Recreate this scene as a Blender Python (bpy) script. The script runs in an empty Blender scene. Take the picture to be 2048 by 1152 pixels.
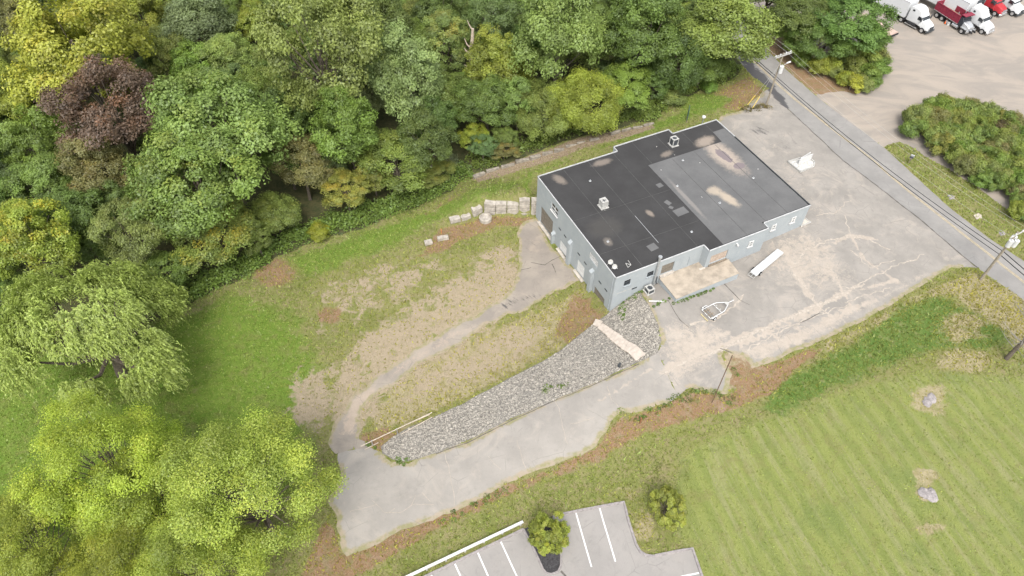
import bpy, math, random
import numpy as np
from mathutils import Vector, Matrix
from mathutils.geometry import delaunay_2d_cdt
random.seed(7); RNG = np.random.default_rng(7)
SC = bpy.context.scene
# ------------------------------------------------------------------ camera, sky, sun, exposure
HC = 69.6; PITCH = math.radians(49.630); ROLL = math.radians(0.9388); FPX = 1405.43
IW, IH = 2048, 1152
_cp, _sp, _cr, _sr = math.cos(PITCH), math.sin(PITCH), math.cos(ROLL), math.sin(ROLL)
FW = np.array([0, _cp, -_sp]); _r0 = np.array([1., 0, 0]); _u0 = np.array([0, _sp, _cp])
RT = _cr*_r0 + _sr*_u0; UPV = -_sr*_r0 + _cr*_u0
C0 = np.array([0, 0, HC])
cam_d = bpy.data.cameras.new('camera'); cam = bpy.data.objects.new('camera', cam_d); SC.collection.objects.link(cam)
cam.matrix_world = Matrix(((RT[0], UPV[0], -FW[0], 0), (RT[1], UPV[1], -FW[1], 0), (RT[2], UPV[2], -FW[2], HC), (0, 0, 0, 1)))
cam_d.sensor_width = 36; cam_d.lens = FPX/IW*36; cam_d.clip_start = 1; cam_d.clip_end = 6000
SC.camera = cam
SUN_EL, SUN_AZ = math.radians(56), math.radians(182)        # azimuth measured clockwise from +y
world = bpy.data.worlds.new('World'); SC.world = world; world.use_nodes = True
_n = world.node_tree.nodes; _l = world.node_tree.links
sky = _n.new('ShaderNodeTexSky'); sky.sky_type = 'NISHITA'; sky.sun_disc = False
sky.sun_elevation = SUN_EL; sky.sun_rotation = SUN_AZ; sky.dust_density = 4; sky.air_density = 1.2
hs = _n.new('ShaderNodeHueSaturation'); hs.inputs['Saturation'].default_value = 0.30
_l.new(sky.outputs[0], hs.inputs['Color']); _l.new(hs.outputs[0], _n['Background'].inputs['Color'])
_n['Background'].inputs['Strength'].default_value = 0.15
sun_d = bpy.data.lights.new('sun', 'SUN'); sun_d.energy = 1.0; sun_d.angle = math.radians(22); sun_d.color = (1, 0.955, 0.88)
sun = bpy.data.objects.new('sun', sun_d); SC.collection.objects.link(sun)
sun.rotation_euler = (math.pi/2 - SUN_EL, 0, math.pi - SUN_AZ)
SC.view_settings.view_transform = 'Standard'; SC.view_settings.look = 'None'
SC.view_settings.exposure = 1.2; SC.view_settings.gamma = 1; SC.view_settings.use_curve_mapping = False

# ------------------------------------------------------------------ geometry helpers
def ray(px, py):
    return RT*(px-IW/2)/FPX - UPV*(py-IH/2)/FPX + FW
def at_z(px, py, z):
    d = ray(px, py); return C0 + d*((z-HC)/d[2])
def project(P):
    P = np.asarray(P, float)-C0; zc = P@FW
    return np.stack([IW/2+FPX*(P@RT)/zc, IH/2-FPX*(P@UPV)/zc], -1)
COL = SC.collection
def vnoise(x, y, s, seed=0):
    """cheap smooth value noise, vectorised"""
    x = np.asarray(x, float)/s+seed*17.3; y = np.asarray(y, float)/s-seed*9.1
    xi, yi = np.floor(x), np.floor(y); fx, fy = x-xi, y-yi
    fx = fx*fx*(3-2*fx); fy = fy*fy*(3-2*fy)
    def h(a, b):
        v = np.sin(a*127.1+b*311.7+seed*74.7)*43758.5453
        return v-np.floor(v)
    return (h(xi, yi)*(1-fx)+h(xi+1, yi)*fx)*(1-fy)+(h(xi, yi+1)*(1-fx)+h(xi+1, yi+1)*fx)*fy
def smooth(a, b, x):
    t = np.clip((x-a)/(b-a), 0, 1); return t*t*(3-2*t)
def inpoly(x, y, P):
    P = np.asarray(P); r = np.zeros(np.shape(x), bool)
    j = len(P)-1
    for i in range(len(P)):
        xi, yi = P[i, 0], P[i, 1]; xj, yj = P[j, 0], P[j, 1]
        c = ((yi > y) != (yj > y)) & (x < (xj-xi)*(y-yi)/((yj-yi)+1e-12)+xi)
        r ^= c; j = i
    return r
def dline(x, y, P, closed=False):
    P = np.asarray(P, float)[:, :2]; d = np.full(np.shape(x), 1e9)
    n = len(P)
    for i in range(n if closed else n-1):
        a, b = P[i], P[(i+1) % n]; ab = b-a; L = ab@ab+1e-9
        t = np.clip(((x-a[0])*ab[0]+(y-a[1])*ab[1])/L, 0, 1)
        d = np.minimum(d, np.hypot(x-a[0]-t*ab[0], y-a[1]-t*ab[1]))
    return d
def sdist(x, y, P):
    d = dline(x, y, P, True); return np.where(inpoly(x, y, P), d, -d)

class MB:
    """collects shapes into ONE mesh"""
    def __init__(s): s.v = []; s.f = []; s.m = []; s.n = 0
    def add(s, V, F, m=0):
        s.v.append(np.asarray(V, float).reshape(-1, 3)); s.f += [tuple(i+s.n for i in f) for f in F]
        s.m += [m]*len(F); s.n += len(s.v[-1]); return s
    def box(s, c, d, rz=0, m=0, tilt=None):
        x, y, z = d[0]/2, d[1]/2, d[2]/2
        V = np.array([(a, b, e) for e in (-z, z) for b in (-y, y) for a in (-x, x)])
        if tilt is not None: V = V@np.array(tilt).T
        cr, sr = math.cos(rz), math.sin(rz)
        V = V@np.array([[cr, sr, 0], [-sr, cr, 0], [0, 0, 1]])+np.asarray(c, float)
        return s.add(V, [(0, 2, 3, 1), (4, 5, 7, 6), (0, 1, 5, 4), (2, 6, 7, 3), (0, 4, 6, 2), (1, 3, 7, 5)], m)
    def tube(s, pts, r, n=8, m=0, cap=True):
        pts = np.asarray(pts, float); k = len(pts)
        r = np.full(k, r) if np.isscalar(r) else np.asarray(r)
        V = []; ref = None
        for i in range(k):
            t = pts[min(i+1, k-1)]-pts[max(i-1, 0)]; t = t/(np.linalg.norm(t)+1e-9)
            if ref is None: ref = np.array([1., 0, 0]) if abs(t[0]) < .8 else np.array([0, 1., 0])
            a = ref-t*(ref@t); a /= np.linalg.norm(a)+1e-9; b = np.cross(t, a); ref = a
            for q in range(n):
                g = 2*math.pi*q/n; V.append(pts[i]+r[i]*(math.cos(g)*a+math.sin(g)*b))
        F = [(i*n+q, i*n+(q+1) % n, (i+1)*n+(q+1) % n, (i+1)*n+q) for i in range(k-1) for q in range(n)]
        if cap: F += [tuple(range(n))[::-1], tuple((k-1)*n+q for q in range(n))]
        return s.add(V, F, m)
    def cyl(s, c, r, h, n=16, m=0, axis='z', r2=None):
        c = np.asarray(c, float); e = {'x': (1, 0, 0), 'y': (0, 1, 0), 'z': (0, 0, 1)}[axis] if isinstance(axis, str) else axis
        e = np.asarray(e, float)
        return s.tube([c-e*h/2, c+e*h/2], [r, r if r2 is None else r2], n, m)
    def lathe(s, c, prof, n=20, m=0):
        V = [(c[0]+r*math.cos(2*math.pi*q/n), c[1]+r*math.sin(2*math.pi*q/n), c[2]+z) for r, z in prof for q in range(n)]
        k = len(prof)
        F = [(i*n+q, i*n+(q+1) % n, (i+1)*n+(q+1) % n, (i+1)*n+q) for i in range(k-1) for q in range(n)]
        return s.add(V, F, m)
    def prism(s, poly, z0, z1, m=0):
        n = len(poly); V = [(p[0], p[1], z0) for p in poly]+[(p[0], p[1], z1) for p in poly]
        F = [(i, (i+1) % n, n+(i+1) % n, n+i) for i in range(n)]+[tuple(range(n))[::-1], tuple(range(n, 2*n))]
        return s.add(V, F, m)
    def loft(s, secs, m=0, n=4):
        """sections (x, zbottom, ztop, halfwidth bottom, halfwidth top, corner radius)"""
        R = []
        for x, zb, zt, wb, wt, cr in secs:
            ring = []
            for (cy, cz, a0) in ((wb-cr, zb+cr, -90), (wt-cr, zt-cr, 0), (-wt+cr, zt-cr, 90), (-wb+cr, zb+cr, 180)):
                for q in range(n):
                    a = math.radians(a0+90*q/(n-1)); ring.append((x, cy+cr*math.cos(a), cz+cr*math.sin(a)))
            R.append(ring)
        k = len(R[0]); V = [p for r in R for p in r]
        F = [(i*k+q, i*k+(q+1) % k, (i+1)*k+(q+1) % k, (i+1)*k+q) for i in range(len(R)-1) for q in range(k)]
        F += [tuple(range(k))[::-1], tuple((len(R)-1)*k+q for q in range(k))]
        return s.add(V, F, m)
    def mesh(s, name, mats, smooth_deg=None):
        me = bpy.data.meshes.new(name); V = np.concatenate(s.v) if s.v else np.zeros((0, 3))
        me.from_pydata(V.tolist(), [], s.f)
        for mt in (mats if isinstance(mats, (list, tuple)) else [mats]): me.materials.append(mt)
        me.polygons.foreach_set('material_index', s.m)
        if smooth_deg:
            me.polygons.foreach_set('use_smooth', [True]*len(s.f))
            me.set_sharp_from_angle(angle=math.radians(smooth_deg))
        me.update(); return me
    def build(s, name, mats, parent=None, smooth_deg=None, label=None, bevel=0):
        o = bpy.data.objects.new(name, s.mesh(name, mats, smooth_deg)); COL.objects.link(o)
        if parent is not None: o.parent = parent
        if label: o['label'] = label
        if bevel:
            b = o.modifiers.new('bevel', 'BEVEL'); b.width = bevel; b.segments = 2; b.limit_method = 'ANGLE'
        return o
def tag(o, label, cat, group=None):
    o['label'] = label; o['category'] = cat
    if group: o['group'] = group
    return o
def thing(name, label, cat, loc=(0, 0, 0), rz=0, group=None):
    o = bpy.data.objects.new(name, None); COL.objects.link(o); o.empty_display_size = .3
    o.location = tuple(float(q) for q in loc); o.rotation_euler = (0, 0, rz)
    return tag(o, label, cat, group)
def dup(root, loc=None, rz=None, label=None, scale=None):
    kids = {}
    for c in bpy.data.objects:
        if c.parent is not None: kids.setdefault(c.parent.name, []).append(c)
    def rec(o, par):
        c = o.copy(); COL.objects.link(c)
        if par is not None: c.parent = par
        for k in kids.get(o.name, []): rec(k, c)
        return c
    r = rec(root, None)
    if loc is not None: r.location = tuple(float(q) for q in loc)
    if rz is not None: r.rotation_euler = (0, 0, rz)
    if label: r['label'] = label
    if scale: r.scale = scale
    return r

# ------------------------------------------------------------------ material helpers
class NG:
    def __init__(s, name, bump=0):
        s.mat = bpy.data.materials.new(name); s.mat.use_nodes = True
        s.t = s.mat.node_tree; s.N = s.t.nodes; s.L = s.t.links; s.P = s.N['Principled BSDF']
        s.P.inputs['Specular IOR Level'].default_value = .25
        s._pos = None
    def pos(s, obj=False):
        if obj:
            return s.N.new('ShaderNodeTexCoord').outputs['Object']
        if s._pos is None: s._pos = s.N.new('ShaderNodeNewGeometry').outputs['Position']
        return s._pos
    def put(s, sock, v):
        if v is None: return
        if hasattr(v, 'is_linked') or hasattr(v, 'links'): s.L.new(v, sock)
        elif isinstance(v, (tuple, list)) and len(v) == 3 and len(sock.default_value) == 4: sock.default_value = (*v, 1)
        else: sock.default_value = v
    def noise(s, scale, detail=4, rough=.55, vec=None, dist=0):
        n = s.N.new('ShaderNodeTexNoise'); s.put(n.inputs['Vector'], vec if vec is not None else s.pos())
        n.inputs['Scale'].default_value = scale; n.inputs['Detail'].default_value = detail
        n.inputs['Roughness'].default_value = rough; n.inputs['Distortion'].default_value = dist
        return n.outputs['Fac']
    def voro(s, scale, feature='F1', vec=None, out='Distance', rand=1):
        n = s.N.new('ShaderNodeTexVoronoi'); n.feature = feature; s.put(n.inputs['Vector'], vec if vec is not None else s.pos())
        n.inputs['Scale'].default_value = scale; n.inputs['Randomness'].default_value = rand
        return n.outputs[out]
    def math(s, op, a, b=None, c=None, clamp=False):
        n = s.N.new('ShaderNodeMath'); n.operation = op; n.use_clamp = clamp
        for i, q in enumerate((a, b, c)):
            if q is not None: s.put(n.inputs[i], q)
        return n.outputs[0]
    def ss(s, x, a, b, lo=0, hi=1):
        n = s.N.new('ShaderNodeMapRange'); n.interpolation_type = 'SMOOTHSTEP'
        s.put(n.inputs['Value'], x); n.inputs['From Min'].default_value = a; n.inputs['From Max'].default_value = b
        n.inputs['To Min'].default_value = lo; n.inputs['To Max'].default_value = hi
        return n.outputs['Result']
    def mix(s, f, a, b, mode='MIX'):
        n = s.N.new('ShaderNodeMix'); n.data_type = 'RGBA'; n.blend_type = mode
        s.put(n.inputs['Factor'], f); s.put(n.inputs[6], a); s.put(n.inputs[7], b); return n.outputs[2]
    def attr(s, name):
        n = s.N.new('ShaderNodeAttribute'); n.attribute_name = name; return n.outputs['Fac']
    def mapping(s, vec, scale=(1, 1, 1), rot=(0, 0, 0), loc=(0, 0, 0)):
        n = s.N.new('ShaderNodeMapping'); s.put(n.inputs['Vector'], vec)
        n.inputs['Scale'].default_value = scale; n.inputs['Rotation'].default_value = rot; n.inputs['Location'].default_value = loc
        return n.outputs[0]
    def xyz(s, vec):
        n = s.N.new('ShaderNodeSeparateXYZ'); s.put(n.inputs[0], vec); return n.outputs
    def out(s, col, rough=.85, bump=None, bstr=.4, bdist=.05, metal=0):
        s.put(s.P.inputs['Base Color'], col); s.put(s.P.inputs['Roughness'], rough); s.put(s.P.inputs['Metallic'], metal)
        if bump is not None:
            b = s.N.new('ShaderNodeBump'); b.inputs['Strength'].default_value = bstr; b.inputs['Distance'].default_value = bdist
            s.put(b.inputs['Height'], bump); s.L.new(b.outputs[0], s.P.inputs['Normal'])
        return s.mat
def plain(name, col, rough=.6, var=.12, scale=2., metal=0, obj=True):
    g = NG(name); v = g.pos(obj)
    n = g.noise(scale, 5, .6, v); f = g.ss(n, .25, .75, 1-var, 1+var)
    c = g.N.new('ShaderNodeMix'); c.data_type = 'RGBA'; c.blend_type = 'MULTIPLY'; c.inputs[0].default_value = 1
    g.put(c.inputs[6], col); g.L.new(f, c.inputs[7])
    return g.out(c.outputs[2], rough, metal=metal)

# ------------------------------------------------------------------ terrain height
YAW = math.radians(26.649); BO = np.array([3.411, 77.072, 0.]); ROOF = 3.6
UU = np.array([math.cos(YAW), math.sin(YAW), 0]); VV = np.array([-math.sin(YAW), math.cos(YAW), 0])
def bl(x, y, z=0): return BO+UU*x+VV*y+np.array([0, 0, z])      # building frame -> world
CTRL = [  # picture position of a ground point, its height
 (1620,450,-.3),(1560,480,-.7),(1500,540,-.75),(1420,640,-.5),(1600,600,-.5),(1300,600,-.6),(1330,680,-.9),(1750,480,-.3),(1900,530,-.1),(1480,590,-.9),(1345,608,-.5),(1425,580,-.8),(1472,560,-.95),
 (1540,200,0),(1700,330,-.1),(1900,480,-.1),(2040,590,0),(1440,60,0),(1900,60,.2),(2040,200,.2),(1750,180,.1),(2040,20,.2),(1900,300,.1),(2040,440,.1),
 (1460,225,0),(1500,260,-.1),(1600,330,-.2),(1285,717,-.95),(1290,592,-.6),(1300,640,-.75),(1235,600,-2.2),
 (1195,648,-3.6),(1214,630,-3.7),(1120,703,-3.7),(1053,738,-3.8),(934,803,-3.9),(840,850,-4.0),
 (1278,724,-1.0),(1197,762,-1.5),(1115,796,-2.0),(1020,839,-2.5),(934,882,-3.0),(872,905,-3.3),(767,905,-3.9),
 (1350,791,-1.0),(1250,830,-1.4),(1150,900,-2.1),(1000,970,-2.8),(853,1039,-3.4),(695,1111,-3.8),(700,950,-4.0),
 (1080,450,-4.6),(1110,530,-4.5),(1180,610,-4.1),(1000,580,-4.4),(900,680,-4.3),(720,800,-4.2),(850,540,-4.6),(960,470,-4.6),(900,460,-4.5),
 (500,600,-4.9),(400,700,-4.9),(450,850,-4.8),(100,900,-5.2),(0,700,-5.4),(600,500,-5.0),(800,440,-4.9),
 (1180,290,-1.0),(1300,255,-.7),(1420,225,-.2),(1250,250,-1.8),(1120,310,-2.6),(1000,350,-4.0),(900,380,-4.9),(1400,180,-.8),
 (700,200,-7),(300,200,-7.5),(1000,100,-7),(1300,60,-4),(50,350,-7),(-150,100,-7.5),(500,-50,-7.5),
 (1500,760,-1.0),(1800,650,-.2),(1700,900,-.6),(2030,1000,-.1),(1400,950,-1.9),(1250,990,-2.7),(2030,750,0),(1700,1130,-1.2),
 (1200,1080,-3.0),(950,1130,-3.4),(620,1130,-3.9),(1380,1120,-2.7),(1050,1010,-3.0),(300,1100,-4.8)]
_cp3 = np.array([at_z(a, b, z) for a, b, z in CTRL])
for q in ((0.3, -1), (4, -1), (13.4, 1.5), (2, -10), (10, -8), (20, -10), (28, -10)):       # under the building
    _cp3 = np.vstack([_cp3, bl(q[0], q[1], -4.3+3.6*min(1, max(0, q[0]/22)))])
def _U(r2): return r2*np.log(r2+1e-9)*.5
_d2 = ((_cp3[:, None, :2]-_cp3[None, :, :2])**2).sum(-1)/2500
_n = len(_cp3); _A = np.zeros((_n+3, _n+3)); _A[:_n, :_n] = _U(_d2)+np.eye(_n)*.004
_A[:_n, _n] = 1; _A[:_n, _n+1:] = _cp3[:, :2]/50; _A[_n:, :_n] = _A[:_n, _n:].T
_w = np.linalg.solve(_A, np.append(_cp3[:, 2], [0, 0, 0]))
WALLPX = [(1072,433),(1059.5,432.4),(1037.5,432.4),(1013.7,432),(991,431.7),(968,428),(945,436.5),(922.4,446),(901,451),(880,456)]
WALLP = np.array([at_z(a, b, -4.6)[:2] for a, b in WALLPX])
WALLH = np.array([3.3, 3.2, 3.2, 2.4, 2.4, 2.3, 1.5, 1.1, .6, 0])
DOM = (-150, 190, 4, 290)
def tz(x, y):
    x = np.asarray(x, float); y = np.asarray(y, float); sh = x.shape; x = x.ravel(); y = y.ravel(); z = np.zeros(len(x))
    for i in range(0, len(x), 20000):
        X, Y = x[i:i+20000], y[i:i+20000]
        d2 = ((X[:, None]-_cp3[None, :, 0])**2+(Y[:, None]-_cp3[None, :, 1])**2)/2500
        z[i:i+20000] = _U(d2)@_w[:_n]+_w[_n]+_w[_n+1]*X/50+_w[_n+2]*Y/50
    z = np.clip(z, -7.5, .35)
    # the step held back by the block wall
    best = np.full(len(x), 1e9); hh = np.zeros(len(x)); sd = np.zeros(len(x))
    for i in range(len(WALLP)-1):
        a, b = WALLP[i], WALLP[i+1]; ab = b-a; L = math.hypot(*ab)
        t = np.clip(((x-a[0])*ab[0]+(y-a[1])*ab[1])/L**2, 0, 1)
        d = np.hypot(x-a[0]-t*ab[0], y-a[1]-t*ab[1]); side = (ab[0]*(y-a[1])-ab[1]*(x-a[0]))/L
        m = d < best-1e-9
        best[m] = d[m]; hh[m] = (WALLH[i]*(1-t)+WALLH[i+1]*t)[m]; sd[m] = np.where(side < 0, d, -d)[m]
    inb = ((x-BO[0])*UU[0]+(y-BO[1])*UU[1]) > .1
    up = hh*smooth(.25, .9, sd)*(1-smooth(1.5, 9, sd))
    z = np.where(inb, z, np.maximum(z, np.minimum(z+up, -.8)))
    e = np.minimum(np.minimum(x-DOM[0], DOM[1]-x), np.minimum(y-DOM[2]+25, DOM[3]-y))
    return (z*smooth(0, 20, e)+(-3)*(1-smooth(0, 20, e))).reshape(sh)
def tz1(x, y): return float(tz(np.array([x]), np.array([y]))[0])
def ground(pts, lift=0):
    """picture positions -> points on the terrain"""
    pts = np.atleast_2d(np.asarray(pts, float)); z = np.full(len(pts), -2.)
    D = np.array([ray(a, b) for a, b in pts])
    for _ in range(25):
        P = C0+D*((z-HC)/D[:, 2])[:, None]; z = .5*z+.5*tz(P[:, 0], P[:, 1])
    P = C0+D*((z-HC)/D[:, 2])[:, None]; P[:, 2] = tz(P[:, 0], P[:, 1])+lift
    return P
def g1(px, py): return ground([(px, py)])[0]
def rise(base, px, py):
    """height of a post standing at world point base whose top shows at the picture height py"""
    lo, hi = 0., 40.
    for _ in range(40):
        m = (lo+hi)/2; q = project(base+np.array([0, 0, m]))
        lo, hi = (m, hi) if q[1] > py else (lo, m)
    return lo

# ------------------------------------------------------------------ ground regions (outlines read off the photograph, laid on the terrain)
R_DIRT = [(1480,-40),(1515,78),(1588,154),(1630,190),(1766,297),(1774,290),(1800,283),(1830,300),(1880,330),(1960,380),(2060,450),(2300,560),(2500,300),(2350,-60)]
R_LOT = [(1440,233),(1480,222),(1500,203),(1515,193),(1538,178),(1600,240),(1700,330),(1850,440),(1957,537),(1900,537),(1860,560),(1811,592),(1760,622),(1700,655),(1639,682),(1583,708),(1536,728),(1505,736),(1500,724),(1486,709),(1464,706),(1449,701),(1441,712),(1450,728),(1462,748),(1455,786),(1447,789),(1432,785),(1414,780),(1380,774),(1357,792),(1345,770),(1316,705),(1323,681),(1316,652),(1306,628),(1295,606),(1284,590),(1275,570),(1300,540),(1420,470),(1500,400),(1420,300)]
R_DRIVE = [(1316,705),(1345,770),(1357,792),(1330,805),(1263,826),(1244,824),(1230,839),(1192,891),(1163,910),(1077,939),(1010,970),(910,1020),(853,1039),(791,1070),(695,1111),(679,1087),(667,1020),(655,1004),(683,953),(676,905),(740,893),(765,907),(785,921),(815,924),(872,905),(934,882),(1020,839),(1115,796),(1197,762),(1278,724)]
R_PATH = [(676,905),(662,886),(672,853),(691,805),(729,777),(762,748),(805,719),(848,681),(905,652),(934,640),(960,625),(990,605),(1020,580),(1033,558),(1036,536),(1036,509),(1033,472),(1040,448),(1073,436),(1112,500),(1165,563),(1130,576),(1084,594),(1038,625),(1006,634),(953,662),(905,693),(858,716),(805,753),(757,784),(729,819),(717,843),(715,882),(740,893)]
R_ROAD = [(1400,0),(1440,45),(1462,80),(1475,118),(1500,148),(1538,178),(1575,217),(1686,321),(1748,367),(1842,440),(1957,537),(2048,600),(2300,800),(2400,760),(2180,610),(2048,523),(1974,474),(1887,405),(1769,296),(1630,190),(1588,154),(1514,80),(1490,40),(1460,0)]
R_RIP = [(1278,724),(1197,762),(1115,796),(1020,839),(934,882),(872,905),(815,924),(785,921),(765,907),(762,893),(785,874),(824,853),(867,834),(934,803),(972,781),(1053,738),(1120,703),(1168,662),(1195,640),(1214,628),(1235,600),(1262,583),(1275,570),(1284,590),(1295,606),(1306,628),(1316,652),(1323,681),(1316,705)]
R_PARK = [(853,1152),(1000,1081),(1047,1058),(1107,1031),(1180,1017),(1248,1004),(1257,1042),(1273,1090),(1281,1103),(1292,1110),(1305,1112),(1345,1104),(1385,1097),(1404,1152),(1440,1260),(640,1260)]
R_VERGE = [(1500,60),(1516,80),(1588,154),(1630,190),(1660,186),(1690,184),(1720,186),(1700,160),(1660,140),(1610,100),(1570,60)]
R_ISLE = [(1047,1058),(1069,1100),(1086,1138),(1093,1146),(1103,1148),(1116,1143),(1122,1130),(1122,1110),(1107,1031)]
R_WOOD = [(-300,640),(0,640),(120,640),(330,640),(372,608),(470,560),(520,540),(570,505),(620,480),(700,460),(770,435),(850,405),(900,380),(940,352),(1000,330),(1060,310),(1130,285),(1240,255),(1310,243),(1340,205),(1400,180),(1450,168),(1480,140),(1450,70),(1400,-60),(1200,-140),(-300,-140)]
REGIONS = [('woodland_floor', R_WOOD, .8), ('dirt_lot', R_DIRT, .35), ('roadside_verge', R_VERGE, .5), ('front_lot', R_LOT, .22), ('driveway', R_DRIVE, .3), ('yard_path', R_PATH, .45), ('road', R_ROAD, .05),
           ('riprap_bed', R_RIP, .12), ('parking_lot', R_PARK, .0), ('planting_island', R_ISLE, .0)]
def rough_outline(P, jit, step=.6, seed=1):
    out = []
    for i in range(len(P)):
        a, b = P[i], P[(i+1) % len(P)]; L = np.hypot(*(b-a)); k = max(1, int(L/step)); nrm = np.array([b[1]-a[1], a[0]-b[0]])/(L+1e-9)
        for q in range(k):
            p = a+(b-a)*q/k
            j = jit*((vnoise(p[0]*1., p[1]*1., 1.1, seed)-.5)*1.5+(vnoise(p[0], p[1], 3.5, seed+3)-.5)*1.6)
            out.append(p+nrm*j*(0 if q == 0 and jit == 0 else 1))
    return np.array(out)
OUT = {}; 
for i, (nm, P, jit) in enumerate(REGIONS):
    OUT[nm] = rough_outline(ground(P)[:, :2], jit, .6 if nm not in ('woodland_floor', 'dirt_lot') else 1.2, 1)
pts = []
def addgrid(x0, x1, y0, y1, s, cond=None):
    gx, gy = np.meshgrid(np.arange(x0, x1+s*.5, s), np.arange(y0, y1+s*.5, s)); gx = gx.ravel(); gy = gy.ravel()
    jx = gx+RNG.uniform(-.2, .2, len(gx))*s; jy = gy+RNG.uniform(-.2, .2, len(gx))*s
    edge = (gx <= x0) | (gx >= x1-s*.01) | (gy <= y0) | (gy >= y1-s*.01)
    gx = np.where(edge, gx, jx); gy = np.where(edge, gy, jy)
    if cond is not None:
        m = cond(gx, gy); gx, gy = gx[m], gy[m]
    pts.append(np.stack([gx, gy], 1))
hard = [OUT[k] for k in ('front_lot', 'driveway', 'yard_path')]
def in_hard(x, y):
    r = np.zeros(len(x), bool)
    for P in hard: r |= inpoly(x, y, P)
    return r
wood = OUT['woodland_floor']
def in_view(x, y):
    q = project(np.stack([x, y, np.full(len(x), -2.)], 1)); return (q[:, 0] > -80) & (q[:, 0] < IW+80) & (q[:, 1] > -40) & (q[:, 1] < IH+80)
addgrid(DOM[0], DOM[1], DOM[2], DOM[3], 5, lambda x, y: ~in_view(x, y) | inpoly(x, y, wood))
addgrid(-110, 130, 18, 180, .75, lambda x, y: in_view(x, y) & ~inpoly(x, y, wood) & ~in_hard(x, y))
addgrid(-60, 90, 25, 150, .4, lambda x, y: in_hard(x, y))
pts = np.concatenate(pts); edges = []
for nm, P, jit in REGIONS:
    o = OUT[nm]; s = len(pts); pts = np.vstack([pts, o]); edges += [(s+i, s+(i+1) % len(o)) for i in range(len(o))]
_r = delaunay_2d_cdt([Vector((float(a), float(b))) for a, b in pts], edges, [], 0, 1e-4)
GV = np.array([(v.x, v.y) for v in _r[0]]); GF = np.array([f for f in _r[2] if len(f) == 3])
GZ = tz(GV[:, 0], GV[:, 1]); cen = GV[GF].mean(1)
reg = np.zeros(len(GF), int)
for i, (nm, P, jit) in enumerate(REGIONS): reg[inpoly(cen[:, 0], cen[:, 1], OUT[nm])] = i+1
# fine unevenness of the ground, less on paving
GZ += (vnoise(GV[:, 0], GV[:, 1], 2.2, 4)-.5)*.10

# ------------------------------------------------------------------ what grows or lies where: soft masks carried as vertex attributes
VX, VY = GV[:, 0], GV[:, 1]
def zone(poly, soft=1.5):
    return smooth(-soft, soft, sdist(VX, VY, ground(poly)[:, :2]))
def blob(px, py, rx, ry=None, soft=.6):
    ry = ry or rx; c = g1(px, py); a = g1(px+rx, py); b = g1(px, py+ry)
    A = a[:2]-c[:2]; B = b[:2]-c[:2]; M = np.linalg.inv(np.array([A, B]).T); q = (np.stack([VX, VY], 1)-c[:2])@M.T
    return 1-smooth(1-soft, 1+soft, np.hypot(q[:, 0], q[:, 1]))
def lines(polys, soft=.5):
    m = np.zeros(len(VX))
    for P, w in polys:
        W = ground(P)[:, :2]; d = dline(VX, VY, W)+(vnoise(VX, VY, 1.3, 8)-.5)*w*1.3; m = np.maximum(m, 1-smooth(w*.35, w*1.1, d))
    return m
mx = np.maximum
lush = mx(zone([(330,640),(480,585),(600,640),(640,740),(615,880),(580,1000),(380,1050),(-200,1200),(-200,720),(200,690)], 6),
      mx(.72*zone([(560,520),(700,468),(850,418),(960,372),(1066,345),(1072,388),(940,412),(860,450),(800,490),(700,530),(620,560)], 2),
      mx(.75*zone([(1000,385),(1074,350),(1230,290),(1340,256),(1430,222),(1500,185),(1440,188),(1320,240),(1180,300),(1060,340)], 1.5),
      .8*blob(1405, 205, 55, 22))))
bare = mx(.76*zone([(690,700),(740,650),(840,590),(905,545),(960,500),(1035,480),(1060,560),(1010,640),(930,700),(850,740),(770,820),(730,880),(680,880),(650,830),(650,740)], 2.5),
     mx(.62*zone([(640,560),(760,520),(860,500),(930,520),(840,590),(720,650),(620,680)], 4),
     mx(.7*zone([(800,760),(920,680),(1000,655),(1110,640),(1090,700),(980,765),(880,790),(790,830)], 3),
     mx(1.25*blob(1472, 738, 32, 40), mx(.8*blob(620, 800, 50, 70), .55*zone([(640,700),(700,830),(650,900),(610,800)], 2))))))
litter = mx(.75*blob(1475, 745, 30, 34), mx(zone([(850,500),(880,458),(920,450),(970,432),(1070,436),(1072,452),(1000,452),(940,475),(890,500),(820,520)], 1.2),
       mx(zone([(600,1160),(650,1030),(692,1112),(853,1040),(1010,972),(1090,943),(1190,898),(1235,842),(1330,806),(1400,784),(1460,792),(1500,740),(1560,722),(1600,704),(1650,690),(1640,708),(1600,735),(1540,790),(1480,812),(1400,835),(1290,865),(1200,920),(1060,970),(900,1046),(750,1130),(690,1170)], 1.0),
       mx(.9*zone([(1150,580),(1185,600),(1212,628),(1195,650),(1140,690),(1100,670)], 2),
       mx(blob(550, 545, 40, 28), mx(.8*blob(770, 880, 60, 26), mx(.8*blob(660, 630, 28, 20),
       mx(.9*zone([(1420,190),(1500,150),(1530,185),(1480,225),(1440,215),(1470,195)], 1.2), .9*mx(zone([(1490,50),(1516,80),(1588,154),(1640,196),(1740,196),(1700,150),(1660,120),(1570,50)], 1), zone([(930,385),(850,430),(820,440),(900,395)], 1)))))))))) 
mulch = zone([(940,352),(1000,330),(1130,285),(1300,248),(1312,256),(1220,283),(1130,312),(1040,340),(955,365)], .8)
dark = mx(zone([(1520,812),(1560,758),(1640,720),(1700,690),(1800,608),(1880,592),(1980,640),(2030,665),(1980,700),(1890,695),(1800,722),(1650,782),(1560,830)], 3), .5*zone([(1240,960),(1400,880),(1500,850),(1480,900),(1330,960),(1260,990)], 3))
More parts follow.
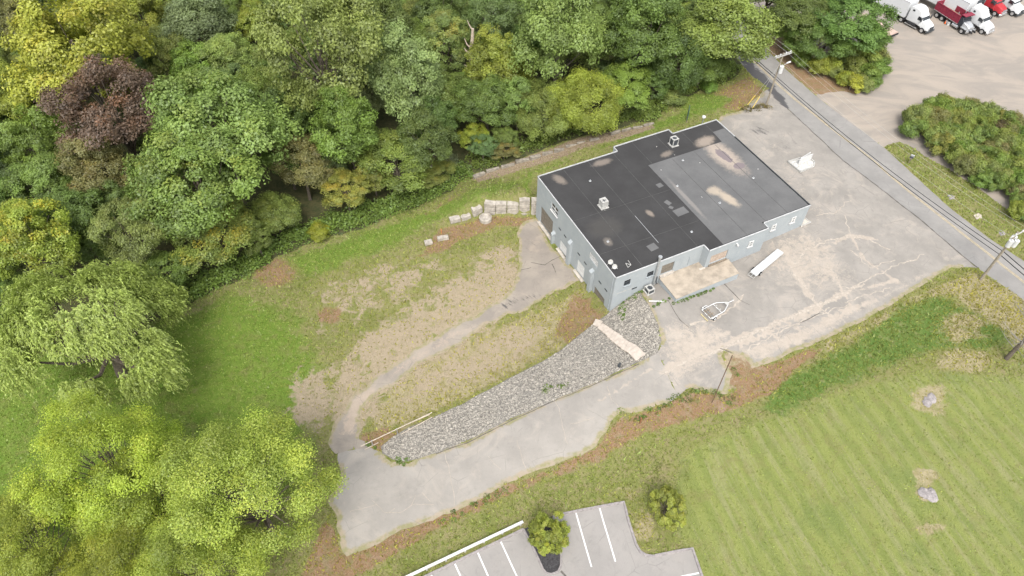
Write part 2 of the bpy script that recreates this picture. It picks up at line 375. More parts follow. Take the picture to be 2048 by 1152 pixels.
straw = mx(.8*zone([(1580,712),(1640,690),(1760,628),(1830,590),(1850,600),(1780,640),(1660,705),(1590,730)], 1), mx(.75*blob(1925, 655, 55, 40), mx(zone([(1820,598),(1950,538),(2060,600),(2200,720),(2048,700),(1990,650),(1900,590)], 1.5),
      mx(.75*blob(1930, 720, 70, 28), mx(.7*blob(1290, 1050, 30, 40), mx(.8*blob(1858, 800, 50, 34), mx(.85*blob(1845, 948, 42, 12),
      mx(.75*blob(1865, 1058, 36, 14), mx(.8*blob(1850, 985, 26, 20), mx(.7*zone([(1766,297),(1800,330),(1960,480),(2060,545),(2048,520),(1974,474),(1887,405)], 1.2),
      mx(.9*zone([(830,700),(1000,650),(1165,572),(1205,630),(1120,703),(960,785),(860,838),(740,880),(740,820)], 2),
      mx(.5*blob(1940, 640, 60, 40), .5*blob(1240, 985, 50, 14)))))))))))))
mow = zone([(1380,900),(1520,840),(1700,780),(1850,740),(2100,760),(2100,1200),(1430,1200),(1330,1020)], 3)
sand = mx(zone([(1530,475),(1620,455),(1680,500),(1720,560),(1640,600),(1560,560),(1500,540)], 4)*.75,
     mx(zone([(1960,537),(1900,530),(1800,580),(1640,670),(1520,722),(1460,700),(1500,690),(1620,650),(1760,590),(1850,545)], 1.5)*.95,
     mx(.8*zone([(1320,640),(1400,640),(1470,660),(1420,740),(1340,790),(1316,705)], 3),
     mx(.55*zone([(1440,235),(1540,260),(1640,380),(1700,450),(1620,450),(1520,300)], 4),
     lines([([(1320,745),(1472,680),(1633,612),(1680,592),(1790,560)], .55), ([(1633,612),(1610,580),(1590,540),(1570,500)], .5), ([(1540,700),(1620,655),(1680,622),(1760,600)], .3),
            ([(1660,540),(1690,590),(1700,610)], .35), ([(1560,640),(1600,660)], .3), ([(1480,690),(1560,655),(1640,620)], .3), ([(1370,700),(1460,665)], .35), ([(1590,690),(1640,650),(1720,610)], .3),
            ([(1700,470),(1730,520),(1790,560)], .3), ([(1640,500),(1700,470),(1760,480)], .35), ([(1580,700),(1560,680),(1540,665)], .25), ([(1300,740),(1250,770),(1200,800)], .25)])))))
sand = mx(sand, mx(.95*zone([(700,800),(750,765),(760,790),(725,830),(712,870),(680,870)], 1.2), mx(.6*zone([(900,690),(1000,630),(900,660),(800,720),(760,760),(800,755)], 1), .5*zone([(1192,891),(1244,822),(1330,800),(1300,780),(1220,830),(1150,900)], 1))))
tar = mx(.95*zone([(1476,118),(1500,150),(1530,176),(1560,208),(1580,222),(1575,205),(1540,160),(1500,122),(1487,108)], .5), mx(.4*blob(1570, 290, 30, 14), mx(.5*blob(1520, 262, 24, 10), .3*blob(1600, 350, 40, 12))))
if True:
    tar = mx(tar, mx(.6*zone([(1000,600),(1035,590),(1090,585),(1040,612),(1000,622)], 1), .25*zone([(1040,450),(1073,436),(1112,500),(1080,520),(1040,500)], 2)))
_e = np.zeros(len(VX))
for k in ('front_lot', 'driveway', 'yard_path'):
    d_ = sdist(VX, VY, OUT[k]); _e = np.where(d_ > -.05, np.maximum(0, 1-smooth(0, 1.5 if k != 'yard_path' else 1.2, d_)), _e)
for a_, c_ in (('front_lot', 'driveway'), ('driveway', 'yard_path'), ('front_lot', 'road')):
    both = (sdist(VX, VY, OUT[a_]) > -1.2) & (sdist(VX, VY, OUT[c_]) > -1.2); _e[both] = 0
ATTR = dict(edge=_e, lush=lush, bare=bare, litter=litter, mulch=mulch, dark=dark, straw=straw, mow=mow, sand=sand, tar=tar)

# ------------------------------------------------------------------ ground materials
def mat_ground():
    g = NG('ground_cover'); A = {k: g.attr(k) for k in ('lush', 'bare', 'litter', 'mulch', 'dark', 'straw', 'mow')}
    n1 = g.noise(.22, 6, .62); n2 = g.noise(1.1, 8, .7); n3 = g.noise(5.5, 5, .7); nf = g.noise(16, 3, .6); n4 = g.noise(.55, 7, .68, dist=.6)
    base = g.mix(g.ss(n1, .35, .65), (.205, .23, .066), (.27, .27, .105))
    base = g.mix(g.ss(n2, .42, .7), base, (.30, .255, .145))
    base = g.mix(g.ss(n4, .5, .75, 0, .6), base, (.135, .19, .04))
    def layer(col, a, b, amp=.85, lo=.4, hi=.62, nn=None):
        f = g.math('ADD', a, g.math('MULTIPLY', g.math('SUBTRACT', nn or n2, .5), amp)); return g.mix(g.ss(f, lo, hi), col, b)
    lushc = g.mix(g.ss(n2, .35, .65), (.14, .235, .03), (.19, .27, .048)); lushc = g.mix(g.ss(n4, .48, .7, 0, .8), lushc, (.20, .21, .07)); lushc = g.mix(g.ss(n2, .56, .75, 0, .5), lushc, (.25, .23, .11))
    col = layer(base, A['lush'], lushc, 1.7, .36, .66, n4)
    # mown lawn: stripes left by the mower
    q = g.xyz(g.mapping(g.pos(), rot=(0, 0, math.radians(MOWANG))))
    rv = g.mapping(g.pos(), rot=(0, 0, math.radians(MOWANG)))
    st = g.math('SINE', g.math('ADD', g.math('MULTIPLY', q[1], 3.1), g.math('MULTIPLY', n1, 8)))
    st2 = g.noise(1.0, 5, .6, g.mapping(rv, scale=(.1, 1.5, 1)))
    lawn = g.mix(g.ss(st, -.7, .7), (.265, .298, .092), (.222, .262, .076)); lawn = g.mix(g.ss(st2, .46, .66, 0, .8), lawn, (.31, .31, .15)); lawn = g.mix(g.ss(n4, .47, .72, 0, .6), lawn, (.235, .215, .09)); lawn = g.mix(g.ss(n1, .5, .7, 0, .5), lawn, (.17, .22, .07)); lawn = g.mix(g.ss(n2, .6, .75, 0, .5), lawn, (.30, .285, .16))
    col = layer(col, A['mow'], lawn, .5)
    dk = g.mix(g.ss(n2, .4, .7), (.115, .195, .04), (.19, .235, .066)); dk = g.mix(g.ss(n4, .56, .7, 0, .7), dk, (.33, .30, .17))
    col = layer(col, A['dark'], dk, 1.2, .36, .66, n4)
    sw = g.mix(g.ss(n2, .35, .65), (.31, .27, .14), (.44, .38, .25)); sw = g.mix(g.ss(n3, .55, .7, 0, .6), sw, (.16, .165, .05))
    col = layer(col, A['straw'], sw, 1.7, .42, .72, n4)
    br = g.mix(g.ss(n2, .3, .7), (.44, .36, .275), (.39, .32, .23)); br = g.mix(g.ss(n3, .56, .72, 0, .75), br, (.19, .19, .075)); br = g.mix(g.ss(n2, .54, .74, 0, .6), br, (.265, .25, .125))
    col = layer(col, A['bare'], br, 2.2, .42, .72, n4)
    lt = g.mix(g.ss(n3, .35, .65), (.27, .155, .085), (.335, .235, .155)); lt = g.mix(g.ss(n2, .47, .68, 0, .85), lt, (.21, .205, .08))
    lt = g.mix(g.ss(n4, .5, .72, 0, .75), lt, (.36, .265, .20))
    col = layer(col, A['litter'], lt, 1.5, .38, .66, n4)
    ml = g.mix(g.ss(n3, .38, .62), (.23, .17, .115), (.4, .32, .24)); col = layer(col, A['mulch'], ml, .5)
    col = g.mix(g.ss(nf, .2, .8, .0, .55), g.mix(1, col, (.62, .62, .55), 'MULTIPLY'), col)
    col = g.mix(g.ss(g.noise(7.5, 4, .8), .69, .74, 0, .75), col, (.44, .40, .27))
    return g.out(col, .95, g.math('ADD', nf, g.math('MULTIPLY', n3, 1.4)), .8, .12)
_a, _b = g1(1715, 815), g1(1800, 930); MOWANG = -math.degrees(math.atan2(_b[1]-_a[1], _b[0]-_a[0]))
def mat_asphalt(name, c1, c2, sandc=(.50, .41, .325), worn=.5):
    g = NG(name); sa, ta = g.attr('sand'), g.attr('tar')
    n1 = g.noise(.3, 6, .6); n2 = g.noise(1.4, 8, .72); n3 = g.noise(22, 3, .7); n5 = g.noise(.7, 7, .7, dist=1.0)
    col = g.mix(g.ss(n1, .3, .7), c1, c2); col = g.mix(g.ss(n2, .5, .78, 0, .5), col, tuple(q*.72 for q in c1))
    f = g.math('ADD', sa, g.math('MULTIPLY', g.math('SUBTRACT', n5, .5), 1.25))
    sc = g.mix(g.ss(n2, .3, .7), sandc, tuple(q*.82 for q in sandc))
    n7 = g.noise(.16, 8, .72, dist=1.6); n8 = g.noise(2.6, 7, .75, g.mapping(g.pos(), scale=(1, 1, 0)), 1.5)
    f = g.math('ADD', f, g.math('MULTIPLY', g.math('SUBTRACT', n8, .5), 1.3))
    col = g.mix(g.ss(f, .45, .82, 0, .88), col, sc)
    dkst = g.noise(.55, 9, .75, g.mapping(g.pos(), loc=(31, 7, 0)), 1.0); col = g.mix(g.ss(dkst, .54, .72, 0, .55), col, tuple(q*.74 for q in c1))
    col = g.mix(g.ss(n7, .5, .68, 0, worn*.75), col, tuple(.55*q+.45*w for q, w in zip(sandc, c2))); col = g.mix(g.ss(n8, .56, .72, 0, worn*.6), col, tuple(.7*q+.3*w for q, w in zip(sandc, c2)))
    col = g.mix(g.ss(n5, .58, .82, 0, worn), col, tuple(.6*q+.4*w for q, w in zip(sandc, c1)))
    ed = g.math('ADD', g.attr('edge'), g.math('MULTIPLY', g.math('SUBTRACT', n5, .5), 1.3)); gn = g.mix(g.ss(n2, .4, .6), (.30, .245, .175), (.21, .20, .085))
    col = g.mix(g.ss(ed, .55, .85, 0, .9), col, gn)
    # thin crazing
    v = g.voro(.33, 'DISTANCE_TO_EDGE', g.mapping(g.mix(.12, g.pos(), g.noise(1.5, 3, .6)), scale=(1, 1, 0)))
    col = g.mix(g.math('MULTIPLY', g.ss(v, .003, .012, .42, 0), g.ss(n1, .48, .6)), col, tuple(q*.55 for q in c1))
    f2 = g.math('ADD', ta, g.math('MULTIPLY', g.math('SUBTRACT', g.noise(.9, 9, .78, g.mapping(g.mapping(g.pos(), rot=(0, 0, .72)), scale=(.35, 1.6, 1))), .5), 2.2))
    col = g.mix(g.ss(f2, .4, .75, 0, .9), col, (.045, .045, .05))
    col = g.mix(g.ss(n3, .25, .75, 0, .3), col, tuple(q*.6 for q in c1))
    return g.out(col, .88, n3, .35, .02)
def mat_dirt():
    g = NG('gravel_dirt'); rv = g.mapping(g.pos(), rot=(0, 0, .15)); n1 = g.noise(.09, 6, .62, g.mapping(rv, scale=(1, 2.2, 1)), 1.2); n2 = g.noise(.9, 8, .7); n3 = g.noise(14, 3, .7)
    n6 = g.noise(.35, 6, .7, g.mapping(rv, scale=(.5, 3, 1)), .8)
    col = g.mix(g.ss(n1, .38, .62), (.232, .207, .18), (.305, .262, .218)); col = g.mix(g.ss(n6, .5, .8, 0, .55), col, (.24, .22, .2)); col = g.mix(g.ss(n2, .62, .75, 0, .5), col, (.2, .17, .14))
    col = g.mix(g.ss(n3, .3, .7, 0, .3), col, (.19, .17, .15)); return g.out(col, .95, n3, .4, .03)
def mat_floor():
    g = NG('leaf_mould'); n2 = g.noise(1.2, 7, .7); col = g.mix(g.ss(n2, .35, .65), (.045, .055, .022), (.085, .08, .035)); return g.out(col, 1, n2, .6, .2)
def mat_rip():
    g = NG('riprap_soil'); n2 = g.noise(3, 6, .7); return g.out(g.mix(g.ss(n2, .35, .65), (.14, .13, .115), (.22, .205, .18)), 1, n2, .8, .15)
GM = [mat_ground(), mat_floor(), mat_dirt(), mat_asphalt('worn_asphalt', (.218, .203, .183), (.282, .26, .233), (.41, .355, .295), 1.0), mat_asphalt('pale_asphalt', (.242, .225, .203), (.297, .276, .248), (.385, .338, .283), .85),
      mat_asphalt('yard_asphalt', (.215, .19, .165), (.29, .255, .212), (.385, .315, .25), .8), mat_asphalt('road_asphalt', (.205, .197, .186), (.255, .244, .23), (.30, .272, .24), .3), mat_rip(),
      mat_asphalt('parking_asphalt', (.235, .222, .208), (.268, .252, .235), worn=.1), plain('black_mulch', (.045, .043, .045), 1, .5, 6, obj=False)]; GM.insert(3, GM[0])
NAMES = ['ground']+[r[0] for r in REGIONS]
for i, nm in enumerate(NAMES):
    F = GF[reg == i]
    if nm == 'parking_lot': pass
    us, inv = np.unique(F, return_inverse=True); inv = inv.reshape(F.shape)
    P = np.stack([VX[us], VY[us], GZ[us]], 1)
    me = bpy.data.meshes.new(nm); me.vertices.add(len(us)); me.vertices.foreach_set('co', P.ravel())
    me.loops.add(F.size); me.loops.foreach_set('vertex_index', inv.ravel().astype(np.int32))
    me.polygons.add(len(F)); me.polygons.foreach_set('loop_start', np.arange(0, F.size, 3, dtype=np.int32)); me.polygons.foreach_set('loop_total', np.full(len(F), 3, np.int32))
    me.polygons.foreach_set('use_smooth', np.ones(len(F), bool)); me.update(calc_edges=True)
    need = ('lush', 'bare', 'litter', 'mulch', 'dark', 'straw', 'mow') if i in (0, 3) else ('sand', 'tar', 'edge')
    if i not in (1, 2, 8, 10):
        for k in need: me.attributes.new(k, 'FLOAT', 'POINT').data.foreach_set('value', ATTR[k][us].astype(np.float32))
    me.materials.append(GM[i]); o = bpy.data.objects.new(nm, me); COL.objects.link(o); o['kind'] = 'structure'
# land running on to the horizon
b = MB(); x0, x1, y0, y1 = DOM; E_ = 2500
b.add([(x0, y0, -3), (x1, y0, -3), (x1, y1, -3), (x0, y1, -3), (-E_, -E_, -6), (E_, -E_, -6), (E_, E_, -6), (-E_, E_, -6)], [(0, 4, 5, 1), (1, 5, 6, 2), (2, 6, 7, 3), (3, 7, 4, 0)])
b.build('land', plain('far_land', (.09, .12, .04), 1, .4, .02, obj=False))['kind'] = 'structure'

# ------------------------------------------------------------------ shared materials
def mat_wall():
    g = NG('painted_block'); v = g.pos(True); n = g.noise(.5, 6, .65, v); n2 = g.noise(3, 6, .7, v)
    st = g.noise(1.3, 5, .7, g.mapping(v, scale=(1, 1, .12)))
    col = g.mix(g.ss(n, .3, .7), (.285, .31, .323), (.315, .338, .348)); col = g.mix(g.ss(st, .55, .8, 0, .5), col, (.22, .245, .26)); col = g.mix(g.ss(n2, .66, .74, 0, .35), col, (.42, .43, .42))
    bt = g.N.new('ShaderNodeTexBrick'); cv = g.N.new('ShaderNodeCombineXYZ'); o_ = g.xyz(v); g.put(cv.inputs[0], g.math('ADD', o_[0], o_[1])); g.put(cv.inputs[1], o_[2]); g.L.new(cv.outputs[0], bt.inputs['Vector'])
    bt.inputs['Scale'].default_value = 1; bt.inputs['Brick Width'].default_value = .4; bt.inputs['Row Height'].default_value = .2; bt.inputs['Mortar Size'].default_value = .012
    col = g.mix(g.math('MULTIPLY', bt.outputs['Fac'], .22), col, (.2, .225, .24)); blot = g.noise(.9, 7, .7, v, .6); col = g.mix(g.ss(blot, .5, .7, 0, .4), col, (.37, .385, .38))
    return g.out(col, .75, g.math('SUBTRACT', n2, bt.outputs['Fac']), .35, .012)
def blobn(g, x, y, cx, cy, rx, ry, ang, n, soft=.55, amp=1.3):
    c, s_ = math.cos(ang), math.sin(ang)
    dx = g.math('SUBTRACT', x, cx); dy = g.math('SUBTRACT', y, cy)
    a = g.math('DIVIDE', g.math('ADD', g.math('MULTIPLY', dx, c), g.math('MULTIPLY', dy, s_)), rx)
    b_ = g.math('DIVIDE', g.math('SUBTRACT', g.math('MULTIPLY', dy, c), g.math('MULTIPLY', dx, s_)), ry)
    d = g.math('SQRT', g.math('ADD', g.math('MULTIPLY', a, a), g.math('MULTIPLY', b_, b_)))
    return g.ss(g.math('ADD', d, g.math('MULTIPLY', g.math('SUBTRACT', n, .5), amp)), 1-soft, 1+soft*.5, 1, 0)
def mat_roof(name, c1, c2, stains, puddles=()):
    g = NG(name); v = g.pos(True); o = g.xyz(v); n = g.noise(.35, 5, .6, v); n2 = g.noise(1.6, 8, .75, v, .5); n3 = g.noise(28, 2, .7, v)
    col = g.mix(g.ss(n, .3, .7), c1, c2); col = g.mix(g.ss(n2, .62, .75, 0, .35), col, tuple(q*1.5 for q in c2)); col = g.mix(g.ss(n3, .35, .65, 0, .35), col, tuple(q*.6 for q in c1))
    for (cx, cy, rx, ry, a, c, f) in stains: col = g.mix(g.math('MULTIPLY', blobn(g, o[0], o[1], cx, cy, rx, ry, a, n2), f), col, c)
    for (cx, cy, rx, ry, a, c, f) in puddles: col = g.mix(g.math('MULTIPLY', blobn(g, o[0], o[1], cx, cy, rx, ry, a, n2, .1, 1.5), f), col, c)
    return g.out(col, .9, n3, .3, .01)
BEIGE = (.27, .225, .185)
M_WALL = mat_wall()
M_ROOF = mat_roof('roof_membrane', (.036, .035, .035), (.047, .046, .046), [(2.5, -1.9, .7, 1.3, .3, BEIGE, .5), (9.9, -1.2, 1.6, .7, 0, BEIGE, .5), (10.35, -13.2, .45, .8, .2, BEIGE, .6), (19.6, -3.6, 1.1, .6, .2, BEIGE, .5), (2.4, -15.4, .6, .8, 0, (.16, .14, .12), .7), (26.5, -3.6, 1.9, 1.1, .2, BEIGE, .8), (3.4, -13, 2.6, 2, 0, (.07, .066, .06), .45)])
M_ROOF2 = mat_roof('roof_grey_sheet', (.102, .102, .102), (.13, .129, .128), [(27, -7.6, 1.9, 4.6, .05, (.31, .262, .218), .88), (21.8, -15.3, .8, 2.1, .22, (.33, .28, .22), .9), (21.0, -13.2, 1.1, .9, .1, (.33, .28, .22), .8), (16.6, -13, .35, 4.5, .0, (.24, .22, .2), .5)],
                  [(27.0, -7.6, .75, 1.7, .1, (.155, .13, .135), .95), (27.6, -10.4, .9, .7, 0, (.155, .13, .135), .95)])
M_WHITE = plain('white_paint', (.50, .50, .49), .5, .08); M_WHITE2 = plain('aged_white', (.36, .355, .335), .7, .2, 4)
M_BROWN = plain('brown_door', (.16, .14, .115), .7, .2, 3); M_DOORW = plain('white_door', (.55, .55, .54), .5, .08); M_PLY = plain('weathered_plywood', (.36, .29, .235), .85, .25, 3)
M_GLASS = plain('dark_glass', (.018, .022, .025), .12, .2, 1.5); M_GLASS.node_tree.nodes['Principled BSDF'].inputs['Specular IOR Level'].default_value = .5
M_CONC = plain('concrete', (.40, .365, .32), .9, .25, 2.5); M_CONCD = plain('sandy_concrete', (.30, .257, .205), .92, .26, .9); M_STEEL = plain('galvanised', (.42, .43, .43), .45, .15, 5, .6)
M_DKGR = plain('dark_vent', (.05, .055, .06), .6, .2, 5); M_GREYP = plain('grey_paint', (.30, .33, .345), .6, .15); M_BLACK = plain('black_rubber', (.018, .018, .019), .8, .3, 8)
M_BLOCK = plain('cast_block', (.33, .30, .26), .95, .32, 1.6); M_RUST = plain('rust', (.22, .10, .05), .9, .4, 6); M_WOODP = plain('weathered_wood', (.20, .165, .125), .9, .35, 5)
M_STONE = plain('pale_stone', (.40, .35, .30), .9, .15, 2); M_ROCK = plain('grey_rock', (.235, .215, .21), .95, .35, 3); M_TRIM = plain('roof_trim', (.42, .425, .425), .5, .12); M_POST = plain('brown_metal', (.13, .085, .06), .85, .3, 6); M_EDGE = plain('weathered_edging', (.235, .21, .175), .95, .35, 2); M_YEL = plain('yellow_plastic', (.62, .46, .10), .6, .1)

# ------------------------------------------------------------------ the warehouse
bd = bpy.data.objects.new('industrial_building', None); COL.objects.link(bd); bd.location = (BO[0], BO[1], 0); bd.rotation_euler = (0, 0, YAW)
tag(bd, 'blue grey painted flat roofed warehouse with black and grey roof sections', 'building')
def wall(p0, p1, ops, zb=-5.2, zt=3.55, rec=.22):
    """wall from p0 to p1 seen from the right hand side of p0->p1; ops (s0, s1, z0, z1) are openings with reveals"""
    p0 = np.array(p0, float); p1 = np.array(p1, float); L = np.linalg.norm(p1-p0); e = (p1-p0)/L; nrm = np.array([e[1], -e[0]])
    S = sorted(set([0, L]+[q for o in ops for q in o[:2]])); Z = sorted(set([zb, zt]+[q for o in ops for q in o[2:4]])); b = MB()
    P = lambda s, z, d=0.: (*(p0+e*s-nrm*d), z)
    for i in range(len(S)-1):
        for j in range(len(Z)-1):
            sm, zm = (S[i]+S[i+1])/2, (Z[j]+Z[j+1])/2
            if any(o[0] < sm < o[1] and o[2] < zm < o[3] for o in ops): continue
            b.add([P(S[i], Z[j]), P(S[i+1], Z[j]), P(S[i+1], Z[j+1]), P(S[i], Z[j+1])], [(0, 1, 2, 3)])
    for s0, s1, z0, z1 in ops:
        for A, B in (((s0, z0), (s1, z0)), ((s1, z0), (s1, z1)), ((s1, z1), (s0, z1)), ((s0, z1), (s0, z0))):
            b.add([P(*A), P(*B), P(*B, rec), P(*A, rec)], [(0, 1, 2, 3)])
    b.build('wall', M_WALL, bd)
    return P
Y1, Y2, Y3 = -21.33, -22.51, -21.40
LEFT = [(1.45, 5.15, -4.1, -.84), (4.36, 6.3, 1.0, 2.4), (7.45, 9.8, -4.2, -2.28), (12.4, 14.38, -3.9, -1.53), (15.15, 17.15, 1.42, 2.5), (17.15, 19.8, -4.12, -2.25)]
PL = wall((0, 0), (0, Y1), LEFT)
FR1 = [(1.45, 2.42, 1.37, 2.3), (4.97, 5.96, 1.38, 2.2), (7.17, 9.12, .70, 2.48)]
PF1 = wall((0, Y1), (13.42, Y1), FR1)
wall((13.42, Y1), (13.42, Y2), [])
FR2 = [(14.12-13.42, 16.9-13.42, .72, 2.28), (20.32-13.42, 21.1-13.42, 1.2, 2.25)]
PF2 = wall((13.42, Y2), (23.14, Y2), FR2)
wall((23.14, Y2), (23.14, Y3), [])
FR3 = [(25.08-23.14, 25.86-23.14, 1.3, 2.35), (28.5-23.14, 29.28-23.14, 1.3, 2.35)]
PF3 = wall((23.14, Y3), (31.29, Y3), FR3)
wall((31.29, Y3), (31.29, .05), []); wall((31.29, .05), (23.12, .05), []); wall((23.12, .05), (23.12, 1.13), []); wall((23.12, 1.13), (13.29, 1.13), []); wall((13.29, 1.13), (13.29, 0), []); wall((13.29, 0), (0, 0), [])
FOOT = [(0, 0), (0, Y1), (13.42, Y1), (13.42, Y2), (23.14, Y2), (23.14, Y3), (31.29, Y3), (31.29, .05), (23.12, .05), (23.12, 1.13), (13.29, 1.13), (13.29, 0)]
def inset(P, d):
    out = []; n = len(P)
    for i in range(n):
        a, p, c = np.array(P[i-1]), np.array(P[i]), np.array(P[(i+1) % n])
        e1 = (p-a)/np.linalg.norm(p-a); e2 = (c-p)/np.linalg.norm(c-p)
        out.append(tuple(p+np.array([-e1[1], e1[0]])*d+np.array([-e2[1], e2[0]])*d))
    return out
roofp = inset(FOOT, .12)
b = MB(); b.prism(roofp, 3.3, 3.56); roof = b.build('roof', M_ROOF, bd)
b = MB(); b.prism([(15.67, -4.64), (15.78, -22.3), (23.0, -22.3), (23.0, -21.2), (31.1, -21.2), (31.1, -2.2), (28.95, -2.25), (28.75, -4.75)], 3.563, 3.585); b.build('roof_overlay', M_ROOF2, roof, label='grey cap sheet over the newer part of the roof')
for c, d, r in (((14.75, -9.0), (.85, .8), .1), ((13.75, -12.5), (.7, .9), .3), ((14.35, -14.75), (1.9, 1.3), .05), ((7.15, -18.75), (1.25, 1.1), .1), ((13.6, -13.5), (.5, .6), .6)):
    MB().box((c[0], c[1], 3.567), (*d, .014), r).build('roof_patch', M_ROOF2, roof)
M_SEAM = plain('roof_seam', (.066, .065, .063), .8, .3, 2)
for x, ya, yb in ((4.1, -.3, -21), (8.2, -.3, -18.4), (12.5, -.3, -21), (16.4, .9, -4.5), (20.5, .9, -4.5), (24.6, -.2, -4.6), (29.0, -.2, -2.2), (19.7, -4.9, -22.2), (23.6, -4.9, -21.1), (27.4, -4.9, -21.1)):
    MB().box((x+.0, (ya+yb)/2, 3.566 if x < 16 or ya > -4.8 else 3.588), (.06, abs(ya-yb), .012), .004).build('roof_seam', M_SEAM, roof)
MB().box((8.25, -15.6, 3.578), (.06, 5.6, .012), .01).build('roof_seam', M_STEEL, roof, label='pale stretch of roof seam')
for (x0, ya, x1, yb) in ((.3, -10.1, 15.5, -10.4), (.3, -17.2, 15.5, -17.0)): MB().box(((x0+x1)/2, (ya+yb)/2, 3.572), (x1-x0, .05, .01), -.02).build('roof_seam', M_SEAM, roof)
# metal drip edge round the roof
for i in range(len(FOOT)):
    a, c = np.array(FOOT[i]), np.array(FOOT[(i+1) % len(FOOT)])
    L = np.linalg.norm(c-a); e = (c-a)/L; nr = np.array([e[1], -e[0]]); dark_edge = (i == 6)
    runs = [(0, L)] if not dark_edge else [(0, L-4.6), (L-4.6, L)]
    for k, (s0, s1) in enumerate(runs):
        m = a+e*((s0+s1)/2)+nr*.0; mt = M_DKGR if (dark_edge and k == 0) else M_TRIM
        MB().box((m[0], m[1], 3.59), (s1-s0+(.1 if not dark_edge else 0), .10, .14), math.atan2(e[1], e[0])).build('roof_edge', mt, bd)
# openings
def garage(P, s0, s1, z0, z1, mt, panels, sill=True):
    d = MB()
    n = panels; h = (z1-z0)/n
    c = np.array(P((s0+s1)/2, (z0+z1)/2, .16)); e = np.array(P(s1, z0))-np.array(P(s0, z0)); L = np.linalg.norm(e); rz = math.atan2(e[1], e[0])
    fr = MB().box((*c[:2], c[2]), (L+.02, .05, z1-z0+.02), rz).build('door', mt, bd)
    for k in range(n):
        cc = np.array(P((s0+s1)/2, z0+h*(k+.5), .125))
        MB().box(cc, (L-.06, .04, h-.05), rz).build('panel', mt, fr)
    if sill:
        cc = np.array(P((s0+s1)/2, z0-.12, -.18)); MB().box(cc, (L+.5, .5, .24), rz).build('sill', M_CONC, fr)
    return fr
garage(PL, *LEFT[0], M_BROWN, 5); garage(PL, *LEFT[2], M_DOORW, 4); garage(PL, *LEFT[3], M_DOORW, 4); garage(PL, *LEFT[5], M_BROWN, 4)
garage(PF1, *FR1[2], M_BROWN, 4, False); garage(PF2, *FR2[0], M_PLY, 3, False)
def window(P, s0, s1, z0, z1, cols=1, rows=2, frame=M_WHITE, fw=.09, out=.0):
    e = np.array(P(s1, z0))-np.array(P(s0, z0)); L = np.linalg.norm(e); rz = math.atan2(e[1], e[0]); b = MB(); H = z1-z0; d = .10-out
    for k in range(cols+1): b.box(P(s0+fw/2+(L-fw)*k/cols, (z0+z1)/2, d), (fw, .09, H), rz)
    for k in range(rows+1):
        for q in range(cols):
            w_ = (L-fw)/cols; b.box(P(s0+fw/2+w_*(q+.5), z0+fw/2+(H-fw)*k/rows, d), (w_-fw, .08, fw), rz)
    w = b.build('window', frame, bd)
    for q in range(cols):
        for k in range(rows):
            w_ = (L-fw)/cols; h_ = (H-fw)/rows
            MB().box(P(s0+fw/2+w_*(q+.5), z0+fw/2+h_*(k+.5), d+.02), (w_-fw, .02, h_-fw), rz).build('pane', M_GLASS, w)
    MB().box(P((s0+s1)/2, z0-.05, -.06), (L+.16, .24, .1), rz).build('sill', frame if frame is M_WHITE else M_GREYP, w)
    return w
window(PL, *LEFT[1], 2, 2); window(PF1, *FR1[0], 1, 2, M_DKGR, .07); window(PF1, *FR1[1], 1, 2, M_DKGR, .07)
MB().box(PL(4.24, 1.75, -.03), (.24, .05, 1.3), -math.pi/2).build('shutter', M_GREYP, bd)
for P, o in ((PF2, FR2[1]), (PF3, FR3[0]), (PF3, FR3[1])): window(P, *o, 1, 2, M_WHITE, .2, .16)
# louvred opening on the left wall
s0, s1, z0, z1 = LEFT[4]
lv = MB(); lv.box(PL((s0+s1)/2, (z0+z1)/2, .2), (s1-s0, .03, z1-z0), -math.pi/2); lv = lv.build('vent_opening', M_DKGR, bd)
for s in (s0+.05, (s0+s1)/2, s1-.05): MB().box(PL(s, (z0+z1)/2, .05), (.09, .1, z1-z0), -math.pi/2).build('mullion', M_WHITE, lv)
for k in range(4):
    for sa, sb in ((s0+.1, (s0+s1)/2-.05), ((s0+s1)/2+.05, s1-.1)): MB().box(PL((sa+sb)/2, z0+.06+(z1-z0-.12)*k/3, .06), (sb-sa, .09, .09), -math.pi/2).build('slat', M_WHITE, lv)
MB().box(PL((s0+s1)/2, z0-.35, -.015), (s1-s0+.1, .03, .6), -math.pi/2).build('vent_panel', M_GREYP, bd)
for s, z in ((7.2, -.47), (8.73, -.5), (12.6, -.42), (14.4, -.48), (18.28, -.39), (19.78, -.35)): MB().box(PL(s, z, -.02), (.62, .05, .2), -math.pi/2).build('wall_vent', M_DKGR, bd)
MB().box(PF1(3.3, .02, -.02), (.75, .05, .22)).build('wall_vent', M_DKGR, bd)
for s, z, w_, h_ in ((1.0, .2, .8, .1), (1.75, .24, .7, .14), (2.6, .18, .5, .12), (2.95, .42, .35, .1)): MB().box(PF1(s, z, -.006), (w_, .012, h_)).build('bare_patch', M_WHITE2, bd)
for s, zt in ((5.85, -2.55), (10.5, -.05), (16.4, -.05)):
    b = MB(); b.box((-.25, -s, (-5.2+zt)/2), (.5, .62 if s > 6 else .4, zt+5.2))
    b.add([(-.5, -s-.31, zt), (0, -s-.31, zt), (0, -s+.31, zt), (-.5, -s+.31, zt), (0, -s-.31, zt+.35), (0, -s+.31, zt+.35)], [(0, 1, 4), (3, 5, 2), (0, 4, 5, 3)]); b.build('buttress', M_WALL, bd)
MB().tube([PL(20.95, 3.4, -.07), PL(20.95, -3.7, -.07)], .05, 8).build('downspout', M_GREYP, bd)
MB().box(PF1(11.5, 1.45, -.04), (.06, .08, 1.7)).build('conduit', M_GREYP, bd)
